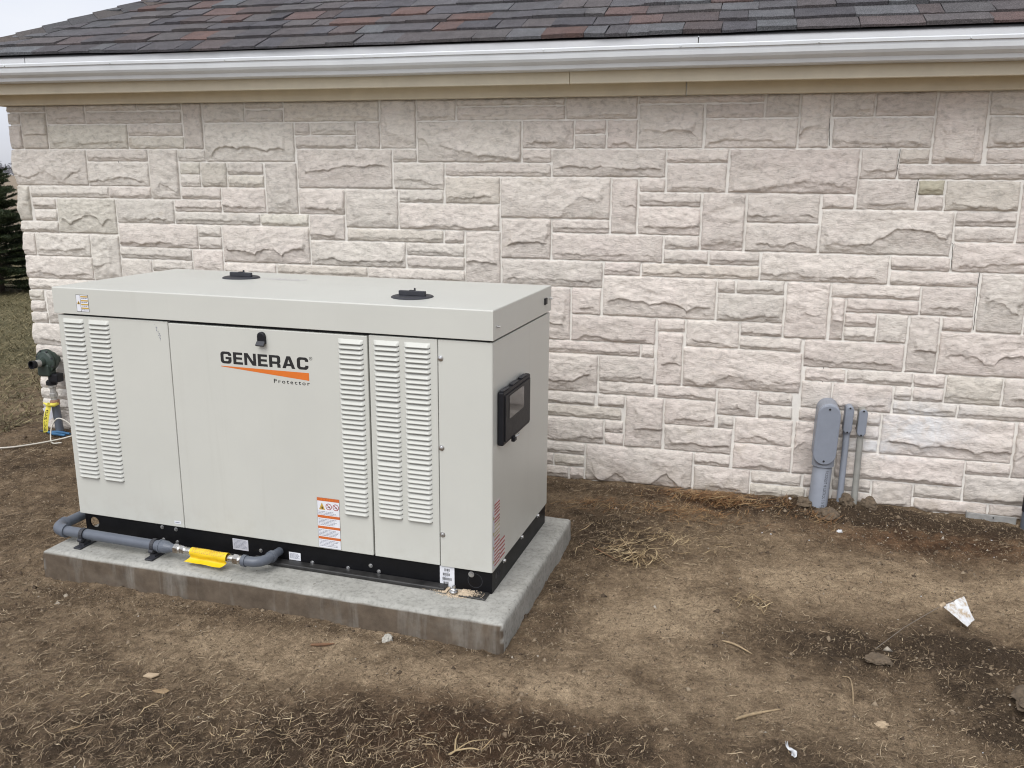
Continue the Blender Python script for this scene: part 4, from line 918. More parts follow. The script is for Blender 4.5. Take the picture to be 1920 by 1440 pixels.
def hexn(u, v, r, ln): 
    m = MB(); m.hexnut((u, v, zp), (1, -.03, 0), r, ln); m.lathe([(ln, r*.8), (ln+.010, r*.72), (ln+.010, 0)], (u, v, zp), (1, -.03, 0), 18); m.build('hose_nut', 'steel', gp)
hexn(-1.292, -.107, .021, .020); hexn(-1.264, -.108, .0175, .018)
mb = MB(); pts = [(-1.245+.235*i/46, -.109-.009*i/46, zp-.001*math.sin(i)) for i in range(47)]; mb.tube(pts, [.0125 if i % 2 else .0138 for i in range(47)], 14); mb.build('steel_hose', 'steel', gp)
hexn(-1.012, -.118, .021, .022); hexn(-.982, -.119, .0185, .014)
mb = MB(); pl = [(-.968, -.119, zp)]+[(-.925+.040*math.sin(t), -.079-.040*math.cos(t), zp-.004*math.sin(t)) for t in [PI/2*i/8*.72 for i in range(9)]]+[(-.878, -.062, zp-.006), (-.8735, -.03, zp-.008)]
mb.tube([(-.972, -.119, zp), (-.955, -.119, zp), (-.925, -.117, zp), (-.905, -.105, zp), (-.893, -.085, zp), (-.890, -.06, zp)], .020, 18); mb.tube([(-.890, -.062, zp), (-.890, -.046, zp)], .0232, 18); mb.tube([(-.974, -.119, zp), (-.958, -.119, zp)], .0232, 18); mb.build('pipe_elbow', 'pvc', gp)
mb = MB(); mb.tube([(-.890, -.055, zp), (-.892, .012, zp-.004)], .0165, 18); mb.build('pipe_stub', 'pvc', gp)
for u in (-1.742, -1.392):
    m = MB(); m.bev(u-.018, u+.018, -.150, -.050, Z(.1058), Z(.1125), .0012, 1); m.box(u-.012, u+.012, -.125, -.085, Z(.1125), Z(.124)); m.tube([(u, -.105, Z(.1125)), (u, -.105, zp-R0)], .006, 10); st = m.build('pipe_support', 'slate', gp)
    m = MB()
    for k in range(24):
        a, b = 2*PI*k/24, 2*PI*(k+1)/24
        for r_a, r_b in ((R0+.0045, R0+.0045),):
            vs = [(u+dx, -.1045+(R0+.0045)*math.cos(t), zp+(R0+.0045)*math.sin(t)) for dx in (-.008, .008) for t in (a, b)]; m.add(vs, [(0, 1, 3, 2)])
        vs = [(u+dx, -.1045+r*math.cos(t), zp+r*math.sin(t)) for dx in (-.008,) for r in (R0, R0+.0045) for t in (a, b)]; m.add(vs, [(0, 1, 3, 2)])
        vs = [(u+.008, q[1], q[2]) for q in vs]; m.add(vs, [(0, 1, 3, 2)])
    m.tube([(u-.010, -.128, zp-.018), (u+.010, -.128, zp-.018)], .0075, 10); m.build('pipe_clamp', 'slate', gp, fix=False)
# yellow tag wrapped round the hose
mb = MB(); n = 26; us = [-1.212+.170*i/12 for i in range(13)]
pr = [(-.112-.0175*math.sin(a), zp+.001+.0175*math.cos(a)) for a in [math.radians(-150+i*11) for i in range(n+1)]]
pr += [(-.116, zp-.021), (-.124, zp-.026), (-.134, zp-.029), (-.143, zp-.030)]
vs = []
for i, u in enumerate(us):
    for k, (v_, z_) in enumerate(pr): vs.append((u+(-.004 if k > n else 0)*(k-n), v_-.006*(u+1.212)/.17+.0012*math.sin(i*1.1+k*.4)*(k > n), z_+.0012*math.sin(i*.9+k*.3)))
m_ = len(pr); fs = [(i*m_+k, (i+1)*m_+k, (i+1)*m_+k+1, i*m_+k+1) for i in range(12) for k in range(m_-1)]
mb.add(vs, fs, 0, True)
tg = mb.build('hose_tag', 'yellow', gp, fix=False)
m = MB(); rq = random.Random(4)
for a in (-25, -8, 9, 26, 43, 60):
    u = -1.200
    while u < -1.055:
        w = rq.uniform(.004, .012); a0, a1 = math.radians(a), math.radians(a+7); y_ = -.112-.006*(u+1.212)/.17
        m.add([(u, y_-.0186*math.sin(a0), zp+.001+.0186*math.cos(a0)), (u+w, y_-.0186*math.sin(a0), zp+.001+.0186*math.cos(a0)), (u+w, y_-.0186*math.sin(a1), zp+.001+.0186*math.cos(a1)), (u, y_-.0186*math.sin(a1), zp+.001+.0186*math.cos(a1))], [(0, 1, 2, 3)]); u += w+.004
m.build('tag_print', 'amber', tg, fix=False)

# ================================================================== GAS REGULATOR and riser behind the generator
rg = thing('gas_regulator', 'dark green gas regulator on a grey riser pipe at the left corner of the wall', 'gas regulator', (-4.085, 4.40, 0))
mb = MB(); mb.tube([(.0, 0, -.1), (0, 0, .02), (-.012, 0, .195)], .024, 16); mb.build('riser_pipe', 'pvc', rg)
mb = MB(); mb.lathe([(0, 0), (0, .028), (.03, .028), (.032, .02), (.034, .02)], (-.012, 0, .195), (-.05, 0, 1), 16, 1); mb.lathe([(.034, .019), (.05, .019), (.052, .024), (.075, .024), (.078, .018), (.11, .018), (.115, .026), (.13, .026), (.13, 0)], (-.012, 0, .195), (-.05, 0, 1), 14, 0); mb.build('riser_fitting', ['galv', 'rust'], rg)
mb = MB(); mb.hexnut((-.020, 0, .325), (0, 0, 1), .034, .028); mb.bev(-.02, .05, -.03, .03, .345, .400, .008, 2); mb.build('inlet_body', 'plastic', rg)
ax = Vector((-.12, -1, .02)).normalized(); c = Vector((-.030, -.012, .475))
mb = MB(); mb.lathe([(-.085, 0), (-.085, .024), (-.05, .028), (-.045, .055), (-.016, .060), (-.014, .074), (-.003, .074), (-.003, .071), (.003, .071), (.003, .074), (.012, .074), (.014, .064), (.020, .056), (.024, .040), (.027, .030), (.050, .026), (.050, 0)], c, ax, 32)
mb.bev(c.x-.045, c.x+.040, c.y-.035, c.y+.030, .385, .46, .010, 2); mb.build('regulator_body', 'green', rg)
side = ax.cross(Vector((0, 0, 1))).normalized()
for k in range(8):
    a = 2*PI*(k+.5)/8; q = c+ax*.012+side*.067*math.cos(a)+Vector((0, 0, 1))*.067*math.sin(a); m = MB(); m.hexnut(q, ax, .0065, .006); m.build('flange_bolt', 'slate', rg)
mb = MB(); mb.tube([c+ax*.045+Vector((0, 0, -.004)), c+ax*.085+Vector((0, 0, -.006))], .0225, 18); mb.build('vent_stub', 'galv', rg)
mb = MB(); o_ = c+ax*.083+Vector((0, 0, -.006)); mb.lathe([(0, .0245), (.026, .0265), (.026, .022), (.004, .021), (.004, 0)], o_, ax, 20); mb.build('vent_cap', 'plastic', rg)
# caution tape, card, pliers, cord
T0 = Vector((-4.095, 4.365, 0))
mb = MB(); n = 14; vs = []; fs = []
def tp(t): return Vector((-.006-.047*t, -.012-.012*math.sin(t*3), .205-.178*t))
for i in range(n+1):
    t = i/n; q = tp(t); tw = .35*math.sin(t*5)+.2; wv = Vector((math.cos(tw)*.019, math.sin(tw)*.019*.6, .004)); vs += [q-wv, q+Vector((0, -.004, 0)), q+wv]
fs = [(i*3+k, i*3+k+1, i*3+k+4, i*3+k+3) for i in range(n) for k in range(2)]
mb.add(vs, fs, 0, True)
mb.tube([(-.03, 0, .205), (-.008, -.026, .212), (.026, -.008, .206), (.02, .03, .205), (-.02, .03, .20), (-.03, 0, .205)], [.008, .011, .012, .010, .009, .008], 8, 0); mb.tube([(-.01, -.02, .21), (.01, -.032, .225)], [.009, .004], 6); mb.tube([(-.01, -.02, .21), (-.03, -.03, .222)], [.009, .004], 6)
ct = mb.build('caution_tape', 'tape', None, T0, fix=False); tag(ct, 'yellow gas-line caution tape knotted on the riser behind the generator', 'tape')
me = text_mesh('GAS LINE', .036, 1.0, 'LEFT', .0006); bx = [v.co.x for v in me.vertices]; x0, x1 = min(bx), max(bx)
for v in me.vertices:
    t = .16+.80*(v.co.x-x0)/(x1-x0); q = tp(t); tw = .35*math.sin(t*5)+.2; s = (v.co.y-.013)/.026*1.25
    wv = Vector((math.cos(tw)*.019, math.sin(tw)*.019*.6, .004)); v.co = q+wv*s*.8+Vector((-.0010, -.0056+abs(s)*.004, 0))
me.update(); link('tape_lettering', me, 'ink', ct)
mb = MB(); mb.add([(0, 0, 0), (.075, .02, .045), (.11, .02, -.02), (.045, -.005, -.075), (.02, -.003, -.03)], [(0, 1, 2, 3, 4)]); o = mb.build('paper_tag', 'paper2', None, (-4.222, 4.425, .155), fix=False); tag(o, 'pale grey paper tag behind the yellow caution tape', 'tag')
def gzp(x, y): return float(gz(np.array([x]), np.array([y]))[0])
pl = thing('pliers', 'blue-handled pliers lying on soil beside the riser pipe', 'pliers', (-4.10, 4.355, gzp(-4.10, 4.355)+.012), math.radians(-6))
mb = MB(); mb.tube([(-.03, .004, .004), (.03, .018, .006), (.12, .020, .004)], [.008, .010, .008], 10); mb.build('handle', 'blue', pl)
mb = MB(); mb.tube([(-.03, -.004, .006), (.03, -.020, .006), (.12, -.016, .004)], [.008, .010, .008], 10); mb.build('handle', 'blue', pl)
mb = MB(); mb.tube([(-.11, 0, .004), (-.07, 0, .006), (-.03, 0, .006)], [.003, .009, .011], 8); mb.build('jaw', 'slate', pl)
pts = []
P0 = [(-4.62, 3.93, 0), (-4.45, 3.985, .0), (-4.188, 4.045, 0), (-4.06, 4.15, .006), (-3.96, 4.27, .012), (-3.88, 4.33, .03), (-3.80, 4.36, .05)]
mb = MB(); cv = [(x, y, gzp(x, y)+.010+z) for x, y, z in P0]
def smooth(p, n=8):
    p = [Vector(q) for q in p]; p = [p[0]*2-p[1]]+p+[p[-1]*2-p[-2]]; out = []
    for i in range(1, len(p)-2):
        for k in range(n):
            t = k/n; a, b, c_, d = p[i-1], p[i], p[i+1], p[i+2]; out.append(.5*((2*b)+(c_-a)*t+(2*a-5*b+4*c_-d)*t*t+(3*b-a-3*c_+d)*t**3))
    return out+[p[-2]]
mb.tube(smooth(cv), .0045, 8)
lp_ = [(-3.88, 4.33, .03), (-3.95, 4.32, .10), (-4.01, 4.31, .12), (-4.05, 4.30, .07), (-4.04, 4.27, .01), (-3.98, 4.22, .0), (-3.90, 4.20, .01)]
mb.tube(smooth([(x, y, gzp(x, y)+.010+z) for x, y, z in lp_]), .004, 8)
o = mb.build('cord', 'cord'); tag(o, 'off-white cord lying on the ground left of the generator', 'cord')

# ================================================================== CONDUITS on the wall
def stadium(w, h, n=12): return [(w/2*math.cos(t), h/2-w/2+w/2*math.sin(t)) for t in [PI*i/n for i in range(n+1)]]+[(w/2*math.cos(t), -h/2+w/2+w/2*math.sin(t)) for t in [PI+PI*i/n for i in range(n+1)]]
def conduit(name, label, base, topp, rad, bw, bh, cy, mat, cmat, depth, writing=None, tilt=0.0):
    t = thing(name, label, 'conduit', (base[0], base[1], 0), 0, 'electrical conduits on the stone wall')
    dx, dy = topp[0]-base[0], topp[1]-base[1]
    m = MB(); m.tube([(-dx*.12, -dy*.12, -.12), (0, 0, 0), (dx, dy, topp[2])], rad, 24); pipe = m.build('pipe', mat, t)
    zc = cy; yb = dy; xo = dx; fo_ = max(depth*.4, rad*1.25)
    def slab(pts, y0, y1, bev, nm, mt, par):
        m = MB(); n = len(pts)
        rot = lambda x, z: (xo+x*math.cos(tilt)+z*math.sin(tilt), zc+z*math.cos(tilt)-x*math.sin(tilt))
        rings = [(1, y1), (1, y0+bev), (1-bev*2/bw, y0)]; vs = []
        for s, y in rings:
            for x, z in pts: a, b = rot(x*s, z*s if s == 1 else z-math.copysign(min(abs(z), bev), z)); vs.append((a, y, b))
        fs = [(i*n+k, i*n+(k+1) % n, (i+1)*n+(k+1) % n, (i+1)*n+k) for i in range(2) for k in range(n)]+[tuple(range(2*n, 3*n))]
        m.add(vs, fs); return m.build(nm, mt, par)
    ydeep = 4.50-base[1]-.004
    body = slab(stadium(bw*.94, bh*1.05), yb-fo_, ydeep, .006, 'access_fitting', mat, t)
    m = MB(); m.tube([(dx*(topp[2]-.0)/topp[2]-dx*.06, dy*.95, zc-bh/2-bh*.07), (dx, dy, zc-bh/2+.03)], rad*1.13, 24); m.build('hub', mat, t)
    cov = slab(stadium(bw, bh), yb-fo_-.009, yb-fo_-.0005, .003, 'cover_plate', cmat, t)
    for s in (1, -1):
        z = s*(bh/2-bw*.17); m = MB(); m.lathe([(0, .0055 if bw > .06 else .004), (.003, .0045), (.003, 0)], (xo+z*math.sin(tilt), yb-fo_-.0088, zc+z*math.cos(tilt)), (0, -1, 0), 10); m.build('cover_screw', 'dark', t)
    if writing:
        me = text_mesh(writing, .021, 1.05, 'LEFT', .0002); L = max(v.co.x for v in me.vertices)
        for v in me.vertices:
            z = topp[2]*.99-.004-v.co.x*(topp[2]*.96/L) ; a = .42+(v.co.y-.007)/rad; k = z/topp[2]
            v.co = (dx*k+(rad+.0006)*math.sin(a), dy*k-(rad+.0006)*math.cos(a), z)
        me.update(); link('pipe_lettering', me, 'ink', pipe)
    return t
conduit('electrical_conduit', 'wide grey electrical conduit with large oval access cover on the stone wall', (.435, 4.375), (.4475, 4.415, .205), .0465, .108, .300, .386, 'pvc_light', 'pvc_cover', .10, 'PVC CONDUIT  40  ELECTRICAL  3 IN  SCH 40', .03)
conduit('electrical_conduit', 'thin bluish-grey conduit between the wide conduit and the dusty tan one', (.545, 4.44), (.550, 4.455, .38), .0155, .040, .136, .450, 'pvc_light', 'pvc_cover', .05, None, .03)
conduit('electrical_conduit', 'thin dusty tan conduit, right-hand one of the three on the wall', (.612, 4.43), (.614, 4.455, .37), .0155, .041, .136, .440, 'pvc_tan', 'pvc_cover', .05, None, .02)

# ================================================================== things lying about
fl = thing('marker_flag', 'soiled white marker flag on a thin wire leaning over bare soil', 'flag', (.493, 2.972, gzp(.493, 2.972)))
fo = Vector((.493, 2.972, 0)); a0 = Vector((0, 0, -.02)); a1 = Vector((.785, 3.243, .085))-fo; a2 = Vector((.874, 3.335, .085))-fo
mb = MB(); mb.tube([a0, a1*.5+Vector((0, 0, .004)), a1, a2], .0013, 6); mb.build('wire_stake', 'wire', fl)
b1 = Vector((.905, 3.262, .030))-fo; b2 = Vector((.877, 3.226, .022))-fo; mb = MB(); N = 10; vs = []
for i in range(N+1):
    s = i/N; p = a1+(a2-a1)*s; q = b2+(b1-b2)*s
    for j in range(N+1):
        t = j/N; r = p+(q-p)*t; vs.append(r+Vector((.004*math.sin(t*4+s*2), -.012*math.sin(PI*t)*(.4+s), .012*math.sin(t*3.1)*(s-.35)+.006*abs(t-.55)*(1 if s > .5 else -.6))))
mb.add(vs, [(i*(N+1)+j, i*(N+1)+j+1, (i+1)*(N+1)+j+1, (i+1)*(N+1)+j) for i in range(N) for j in range(N)], 0, False); mb.build('flag_sheet', 'flag', fl, fix=False)
mb = MB(); mb.tube([a1*.965, a1*1.03], .0075, 10); mb.build('sleeve', 'card', fl)
def lump(name, label, cat, x, y, r, mat, seed, flat=.7, group=None, dz=0):
    bm = bmesh.new(); bmesh.ops.create_icosphere(bm, subdivisions=4, radius=1)
    for v in bm.verts:
        p = np.array(v.co); n1 = float(np.mean([fbm(np.array([p[i]*1.7+seed]), np.array([p[j]*1.7]), 3, seed+i)[0] for i, j in ((0, 1), (1, 2), (2, 0))])); n2 = float(np.mean([vl(np.array([p[i]*4+seed]), np.array([p[j]*4]), seed+7+i)[0]-.5 for i, j in ((0, 1), (1, 2), (2, 0))])); v.co = v.co*(1+.8*n1+.9*n2); v.co.z *= flat
    for v in bm.verts: v.co *= r
    me = bpy.data.meshes.new(name); bm.to_mesh(me); bm.free()
    o = link(name, me, mat, None, (x, y, gzp(x, y)+r*flat*.35+dz)); o.rotation_euler = (0, 0, seed); return tag(o, label, cat, group)
lump('concrete_lump', 'pale lump of concrete on soil against the slab front', 'lump', -1.135, 2.615, .019, 'rock', 4, .8)
lump('soil_clod', 'flat clod of soil at the foot of the marker flag wire', 'clod', .535, 2.93, .036, 'clod', 5, .35)
lump('soil_clod', 'large dark clod at the right edge of the bare soil', 'clod', .945, 2.70, .060, 'clod', 8, .45)
lump('soil_clod', 'lump of soil in front of the wide conduit foot', 'clod', .475, 4.26, .05, 'clod', 12, .6)
lump('soil_clod', 'lump of soil between the two thin conduit feet', 'clod', .575, 4.40, .035, 'clod', 13, .8)
lump('soil_clod', 'small lump of soil left of the wide conduit foot', 'clod', .375, 4.36, .035, 'clod', 14, .8)
lump('soil_clod', 'lump of soil right of the dusty tan conduit foot', 'clod', .68, 4.41, .04, 'clod', 15, .7)
lump('plastic_scrap', 'largest white scrap on the soil in front of the conduits', 'scrap', .521, 4.128, .012, 'scrap', 21, .8)
lump('plastic_scrap', 'white scrap at the foot of the wall left of the conduits', 'scrap', .305, 4.40, .008, 'scrap', 22, .8)
lump('plastic_scrap', 'mottled pale scrap trodden into soil in front of the flag', 'scrap', .502, 2.573, .020, 'card', 23, .3)
m = MB(); N = 8; vs = []
for i in range(N+1):
    for j in range(4):
        s = i/N; t = j/3-.5; vs.append((.012*t*(1.3-.8*s)+.006*math.sin(s*6), .062*(s-.5), .006+.006*math.sin(s*9+j*2)+.004*math.cos(j*2.5)))
m.add(vs, [(i*4+j, i*4+j+1, i*4+j+5, i*4+j+4) for i in range(N) for j in range(3)])
o = m.build('plastic_scrap', 'scrap', None, (.219, 2.313, gzp(.219, 2.313)+.004), fix=False); o.rotation_euler = (0, 0, .25); tag(o, 'crumpled white strip of plastic nearest the bottom of the photo', 'scrap')
def stalk(name, label, pts, r, mat, cat):
    P = [Vector(q) for q in pts]; o0 = P[0].copy(); o0.z = 0; m = MB()
    Q = smooth([(p.x-o0.x, p.y-o0.y, p.z+gzp(p.x, p.y)) for p in P], 6); n = len(Q)
    m.tube(Q, [r*(.35+.65*math.sin(PI*min(1, .15+.85*(i/(n-1))))) for i in range(n)], 7); o = m.build(name, mat, None, o0); return tag(o, label, cat)
stalk('dry_stalk', 'broad dry stalk lying slanted on soil below the flag', [(.069, 2.448, .006), (.11, 2.49, .012), (.199, 2.555, .006)], .0052, 'wood', 'stalk')
stalk('dry_stalk', 'dry stalk lying on soil right of the slab corner', [(.016, 2.918, .006), (.06, 2.90, .010), (.117, 2.871, .005)], .0042, 'wood', 'stalk')
stalk('dry_stalk', 'thin bent stalk with a hooked end on pale soil', [(.427, 2.662, .004), (.430, 2.72, .012), (.428, 2.785, .008), (.405, 2.80, .004)], .0024, 'wood', 'stalk')
stalk('twig', 'rusty long twig beside the straw heap near the slab', [(-.62, 3.60, .004), (-.53, 3.555, .012), (-.44, 3.50, .006)], .0035, 'twig', 'twig')
stalk('stick', 'short brown stick on soil in front of the slab', [(-1.375, 2.505, .005), (-1.337, 2.518, .009), (-1.300, 2.535, .006)], .006, 'twig', 'stick')
def forked():
    t = thing('forked_stalk', 'pale forked stalk at the bottom edge of the photo', 'stalk', (-.70, 2.06, gzp(-.70, 2.06)))
    for nm, p, r in (('stem', [(-.06, -.12, .004), (-.03, -.04, .012), (0, .01, .014)], .004), ('fork', [(0, .01, .014), (-.012, .05, .016), (-.018, .095, .010)], .0032), ('fork', [(0, .01, .014), (.05, .03, .016), (.11, .022, .006)], .003), ('fork', [(-.01, -.01, .012), (.03, .05, .02), (.075, .085, .012)], .002)):
        m = MB(); q = smooth(p, 6); n = len(q); m.tube(q, [r*(1-.55*i/n) for i in range(n)], 7); m.build(nm, MT['pale'], t)
forked()
m = MB(); m.add([(-.024, -.010, .004), (.010, -.014, .006), (.026, .004, .009), (.022, .014, .006), (-.020, .012, .004), (-.024, -.010, .001), (.010, -.014, .002), (.026, .004, .005), (.022, .014, .002), (-.020, .012, .001)], [(0, 1, 2, 3, 4), (9, 8, 7, 6, 5), (0, 5, 6, 1), (1, 6, 7, 2), (2, 7, 8, 3), (3, 8, 9, 4), (4, 9, 5, 0)])
o = m.build('cardboard_scrap', 'card', None, (-1.794, 2.199, gzp(-1.794, 2.199)+.004)); tag(o, 'tan scrap of cardboard on soil in front of the slab', 'scrap')
m = MB(); m.add([(-.03, 0, .004), (-.01, -.012, .008), (.022, -.008, .005), (.032, .006, .010), (.012, .012, .012), (-.012, .010, .006), (0, 0, .014)], [(0, 1, 6), (1, 2, 6), (2, 3, 6), (3, 4, 6), (4, 5, 6), (5, 0, 6)])
o = m.build('dead_leaf', 'leaf', None, (-1.702, 2.12, gzp(-1.702, 2.12)+.003), fix=False); tag(o, 'curled brown leaf just below the cardboard scrap', 'leaf')
st = thing('edging_strip', 'grey edging strip half buried in soil at the right foot of the wall', 'strip', (1.131, 4.440, 0), math.radians(-3))
m = MB(); m.bev(0, .215, -.006, .006, -.02, .028, .0015, 1); m.build('strip', 'strip', st)
m = MB(); m.box(-.004, .0, -.010, .012, -.02, .034); m.build('end_lip', 'strip', st)
m = MB(); m.lathe([(0, 0), (0, .004), (.002, .003), (.002, 0)], (.115, -.0062, .016), (0, -1, 0), 8); m.build('hole', 'dark', st)
dp = thing('hose_stub', 'black-tipped grey pipe stub at the right edge beside the wall foot', 'pipe stub', (1.385, 4.40, 0))
m = MB(); m.tube([(0, 0, -.1), (0, .0, .075)], .028, 16); m.build('pipe', 'pvc', dp); m = MB(); m.tube([(0, 0, .075), (0, 0, .165)], .031, 16); m.build('cap', 'plastic', dp)

# ================================================================== STRAW, CHAFF, CRUMBS, LAWN
PA = (math.cos(PAD_R), math.sin(PAD_R))
def in_pad(x, y, mg=0):
    dx, dy = x-PAD_O.x, y-PAD_O.y; u = dx*PA[0]+dy*PA[1]; v = -dx*PA[1]+dy*PA[0]
    return (u > -PAD_W-mg) & (u < mg) & (v > -mg) & (v < PAD_D+mg)
DENS = [(-2.0, 1.85, .75, .28, 1.0), (-2.9, 2.3, .5, .4, .8), (-1.15, 2.08, .5, .16, .8), (-.75, 1.95, .5, .18, .9), (-1.6, 2.10, .35, .2, .5), (-.45, 2.15, .35, .15, .5), (-.38, 3.58, .17, .12, .9), (-.30, 3.85, .28, .12, .6),
        (-.05, 4.27, .30, .13, .8), (-.55, 4.05, .3, .2, .5), (-3.3, 3.0, .7, .4, .25), (-3.9, 4.8, .8, 1.2, .5), (-4.8, 5.2, .8, 1.0, 1.0), (.25, 2.15, .5, .2, .45), (.5, 3.02, .3, .14, .35), (-2.4, 2.35, .4, .15, .35), (.05, 3.3, .3, .2, .2), (.6, 2.45, .4, .2, .25), (-1.0, 1.7, 2, .2, .6), (-.50, 3.9, .35, .3, .6), (-.1, 4.05, .3, .2, .5), (.3, 3.9, .3, .2, .25), (-.3, 3.3, .2, .2, .2)]
def scatter(n, x0, x1, y0, y1, base, R, L=DENS, patch=.9):
    x = x0+(x1-x0)*R.random(n); y = y0+(y1-y0)*R.random(n)
    d = base+blobs(x, y, L); d = d*(1+patch*1.6*fbm(x*3.2, y*3.2, 3, 44))
    k = (R.random(n) < d) & ~in_pad(x, y, .012) & (y < np.where((x > -4.33), 4.45, 99))
    return x[k], y[k]
def blades(x, y, L, W, R, lift=.004, curl=.5, stand=0.0, pile=None):
    n = len(x); a = R.random(n)*2*PI; L = L*(.45+1.1*R.random(n)**1.4); k = curl*(R.random(n)*2-1); W = W*(.6+.8*R.random(n)); ti = (R.random(n)-.5)*1.6
    s = np.linspace(-.5, .5, 5); z0 = gz(x, y)+lift*(.3+R.random(n)) if pile is None else gz(x, y)+pile
    arch = stand*R.random(n); side_ = (R.random(n) < .5)*2-1; V = []
    wob = (R.random((n, 5))-.5)*.26*np.where(R.random((n, 1)) < .5, 1.0, .3)
    for j, t in enumerate(s):
        al = L*t; pe = k*L*(t*t-.08)+wob[:, j]*L*.5
        px = x+al*np.cos(a)-pe*np.sin(a); py = y+al*np.sin(a)+pe*np.cos(a)
        pz = np.maximum(z0+arch*L*(t+.5)**2*.8+.003*np.sin(t*5+a), gz(px, py)+.0012)
        wx = -np.sin(a)*W*np.cos(ti)*.5; wy = np.cos(a)*W*np.cos(ti)*.5; wz = W*np.sin(ti)*.5+W*.2; tp_ = 1-.55*abs(t*2)**2
        V.append(np.stack([px-wx*tp_, py-wy*tp_, pz], -1)); V.append(np.stack([px+wx*tp_, py+wy*tp_, pz+wz*tp_], -1))
    V = np.stack(V, 1).reshape(-1, 3); F = np.array([(2*j, 2*j+1, 2*j+3, 2*j+2) for j in range(4)])
    return V, (F[None]+np.arange(n)[:, None, None]*10).reshape(-1, 4)
def stuff(name, parts, mat):
    vs, fs, b = [], [], 0
    for v, f in parts: vs.append(v); fs.append(f+b); b += len(v)
    o = link(name, np_mesh(name, np.vstack(vs), np.vstack(fs)), mat); o['kind'] = 'stuff'; return o
R = np.random.default_rng(1)
x, y = scatter(62000, -4.9, 1.6, 1.5, 4.6, .19, R); A = blades(x, y, .034, .0018, R, .003, .35, .05)
x, y = scatter(9000, -4.9, 1.6, 1.5, 4.6, .06, R); B = blades(x, y, .056, .0018, R, .005, .35, .10)
stuff('straw', [A, B], 'straw')
x, y = scatter(110000, -4.6, 1.6, 1.5, 4.45, .34, R, patch=.6); stuff('straw_chaff', [blades(x, y, .017, .0019, R, .0012, .4)], 'chaff')
def heap(n, cx, cy, rx, ry, L, W, h, seed, stand=.3, curl=.7):
    R = np.random.default_rng(seed); x = cx+rx*R.normal(0, .5, n); y = cy+ry*R.normal(0, .5, n); d = np.exp(-((x-cx)/rx)**2-((y-cy)/ry)**2)
    return blades(x, y, L, W, R, .004, curl, stand, pile=.004+h*d*R.random(n))
stuff('straw_heap', [heap(110, -.36, 3.55, .17, .08, .075, .0030, .022, 1), heap(170, -.28, 3.80, .28, .12, .05, .0024, .012, 2), heap(30, -.40, 3.63, .22, .06, .12, .0030, .02, 3), heap(26, -2.0, 1.9, .7, .3, .06, .0026, .008, 4, .2, .3), heap(60, -.85, 2.02, .45, .16, .045, .0023, .008, 6, .2, .3), heap(36, -1.35, 2.02, .5, .16, .045, .0023, .008, 7, .2, .3), heap(30, .12, 3.27, .07, .05, .06, .003, .015, 8)], 'pale')
stuff('rusty_straw', [heap(520, -.06, 4.33, .26, .09, .075, .0026, .045, 9), heap(300, -.16, 4.12, .28, .10, .06, .0024, .02, 10), heap(160, -.62, 4.08, .2, .12, .06, .0022, .015, 11), heap(120, .42, 4.2, .12, .08, .045, .002, .03, 12, .8), heap(70, .28, 4.3, .05, .04, .05, .002, .05, 14, 1.2)], 'rusty')
def crumbs(n, base, x0, x1, y0, y1, L):
    def fx(R, m):
        x = x0+(x1-x0)*R.random(n); y = y0+(y1-y0)*R.random(n); d = base+blobs(x, y, L); k = (R.random(n) < d) & ~in_pad(x, y, .0) & (y < 4.455); x, y = x[k], y[k]
        return np.stack([x, y, gz(x, y)+.001], -1)
    return fx
CR = [(.6, 4.36, .75, .12, .9), (.9, 4.0, .6, .25, .4), (.62, 2.95, .5, .2, .4), (-1.7, 2.64, 1.2, .035, .8), (-.6, 3.1, .08, .6, .7), (.95, 2.68, .3, .2, .7), (-2.75, 2.9, .1, .4, .6), (-2.4, 2.6, .4, .08, .5), (.0, 4.36, 1.0, .06, .4)]
a = grains(1, crumbs(110000, .42, -4.4, 1.6, 1.5, 4.46, CR), .0012, .0065, 31); b = grains(1, crumbs(14000, .09, -4.4, 1.6, 1.5, 4.46, CR), .004, .017, 32)
o = stuff('soil_crumbs', [a, b], 'pebble')
def bits(R, m):
    x = np.concatenate([.15+1.1*R.random(26), -.3+1.5*R.random(14)]); y = np.concatenate([3.9+.5*R.random(26), 2.2+2*R.random(14)]); k = ~in_pad(x, y)
    return np.stack([x[k], y[k], gz(x[k], y[k])+.002], -1)
o = stuff('white_crumbs', [grains(1, bits, .002, .007, 33)], 'scrap')
# lawn beyond the corner of the building
R = np.random.default_rng(6)
n = 60000; yy = 4.3+9.7*R.random(n)**1.3; ratio = -1.32+.47*R.random(n); xx = yy*ratio; k = (xx < -4.40) & (R.random(n) < .35+.65*sstep(4.6, 6.5, yy)); xx, yy = xx[k], yy[k]
stuff('lawn_grass', [blades(xx, yy, .06, .0045, R, .006, .6, .75)], 'grass')

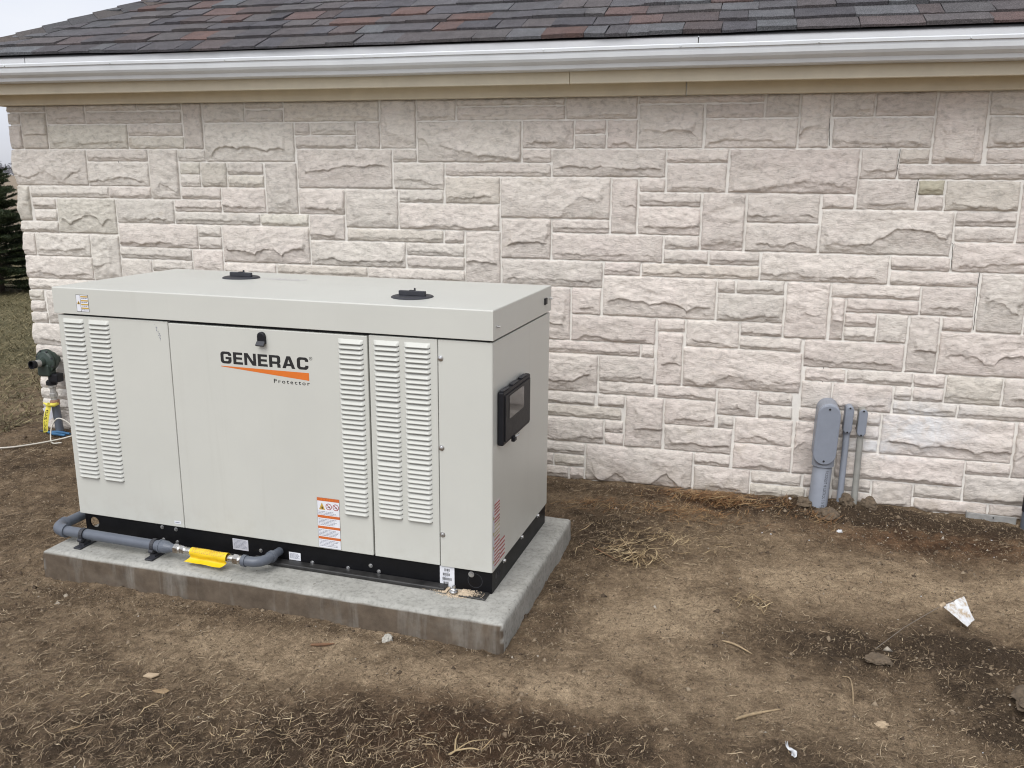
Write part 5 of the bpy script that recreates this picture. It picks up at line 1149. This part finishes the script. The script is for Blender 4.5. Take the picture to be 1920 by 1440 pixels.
# ================================================================== SPRUCE at the left edge
sp = thing('spruce_tree', 'small dark green spruce on the lawn beyond the corner of the building', 'tree', (-9.93, 9.94, 0))
m = MB(); m.tube([(0, 0, -.1), (.01, 0, .8), (0, .01, 2.02)], [.045, .03, .006], 10); m.build('trunk', 'bark', sp)
R = np.random.default_rng(12); V = []; F = []; b0 = 0
bm_ = MB()
for i in range(230):
    t = (i/230)**.85; z = .06+1.86*t+R.normal(0, .03); a = i*2.399+R.random(); rad = (.70*(1-t)**.8+.05)*(.6+.6*R.random()); droop = -.02+.50*t+.25*(R.random()-.5)
    A_ = np.array([0, 0, z]); d = np.array([math.cos(a), math.sin(a), droop]); tip = A_+d*rad+np.array([0, 0, .06*rad])
    bm_.tube([tuple(A_), tuple(A_+(tip-A_)*.5-np.array([0, 0, .02*rad])), tuple(tip)], [.006*(1-t)+.002, .004*(1-t)+.0015, .001], 5, 0, False)
    nt = max(4, int(rad/.045)); tw = [(A_, tip)]
    for j in range(nt):
        s = .2+.78*(j+R.random())/nt; base = A_+(tip-A_)*s; L = rad*.45*(1-s*.6)*(.6+.6*R.random())
        for sd_ in (-1, 1):
            dd = np.array([math.cos(a+sd_*.75), math.sin(a+sd_*.75), droop-.12+.15*R.random()]); tw.append((base, base+dd*L))
    for p, q in tw:
        L = np.linalg.norm(q-p); nn_ = int(L/.0036)+6; s = R.random(nn_)*1.02; P = p+(q-p)*s[:, None]; ax_ = (q-p)/max(L, 1e-6)
        rd = R.normal(0, 1, (nn_, 3)); rd -= (rd@ax_)[:, None]*ax_; rd /= np.linalg.norm(rd, axis=1)[:, None]+1e-9
        dirv = rd*.8+ax_*.75; ln = .022+.016*R.random(nn_); E = P+dirv*ln[:, None]; sidev = np.cross(dirv, R.normal(0, 1, (nn_, 3))); sidev /= np.linalg.norm(sidev, axis=1)[:, None]+1e-9
        V.append(np.stack([P-sidev*.0050, P+sidev*.0050, E], 1).reshape(-1, 3)); F.append(np.arange(nn_*3).reshape(-1, 3)+b0); b0 += nn_*3
link('crown', np_mesh('crown', np.vstack(V), np.vstack(F)), 'needle', sp)
bm_.build('branch_wood', 'bark', sp, fix=False)
# far-off wood along the horizon
R = np.random.default_rng(15); V = []; b0 = 0
n = 190; tx = -560+430*R.random(n); ty = 360+40*R.random(n); hh = 4.5+3.5*R.random(n)
P = []; 
for cx, cy, h in zip(tx, ty, hh):
    m_ = 60; p = R.normal(0, 1, (m_, 3)); p /= np.linalg.norm(p, axis=1)[:, None]; p *= (R.random(m_)**.4)[:, None]
    c_ = np.stack([cx+p[:, 0]*h*.45, cy+p[:, 1]*h*.45, np.maximum(.2, h*.55+p[:, 2]*h*.45)], -1); P.append(c_)
P = np.vstack(P); n = len(P); T = R.normal(0, .45, (n, 3, 3)); V = (P[:, None, :]+T).reshape(-1, 3); V[:, 2] = np.maximum(V[:, 2], -.1)
o = link('distant_wood', np_mesh('distant_wood', V, np.arange(n*3).reshape(-1, 3)), 'woods'); o['kind'] = 'stuff'
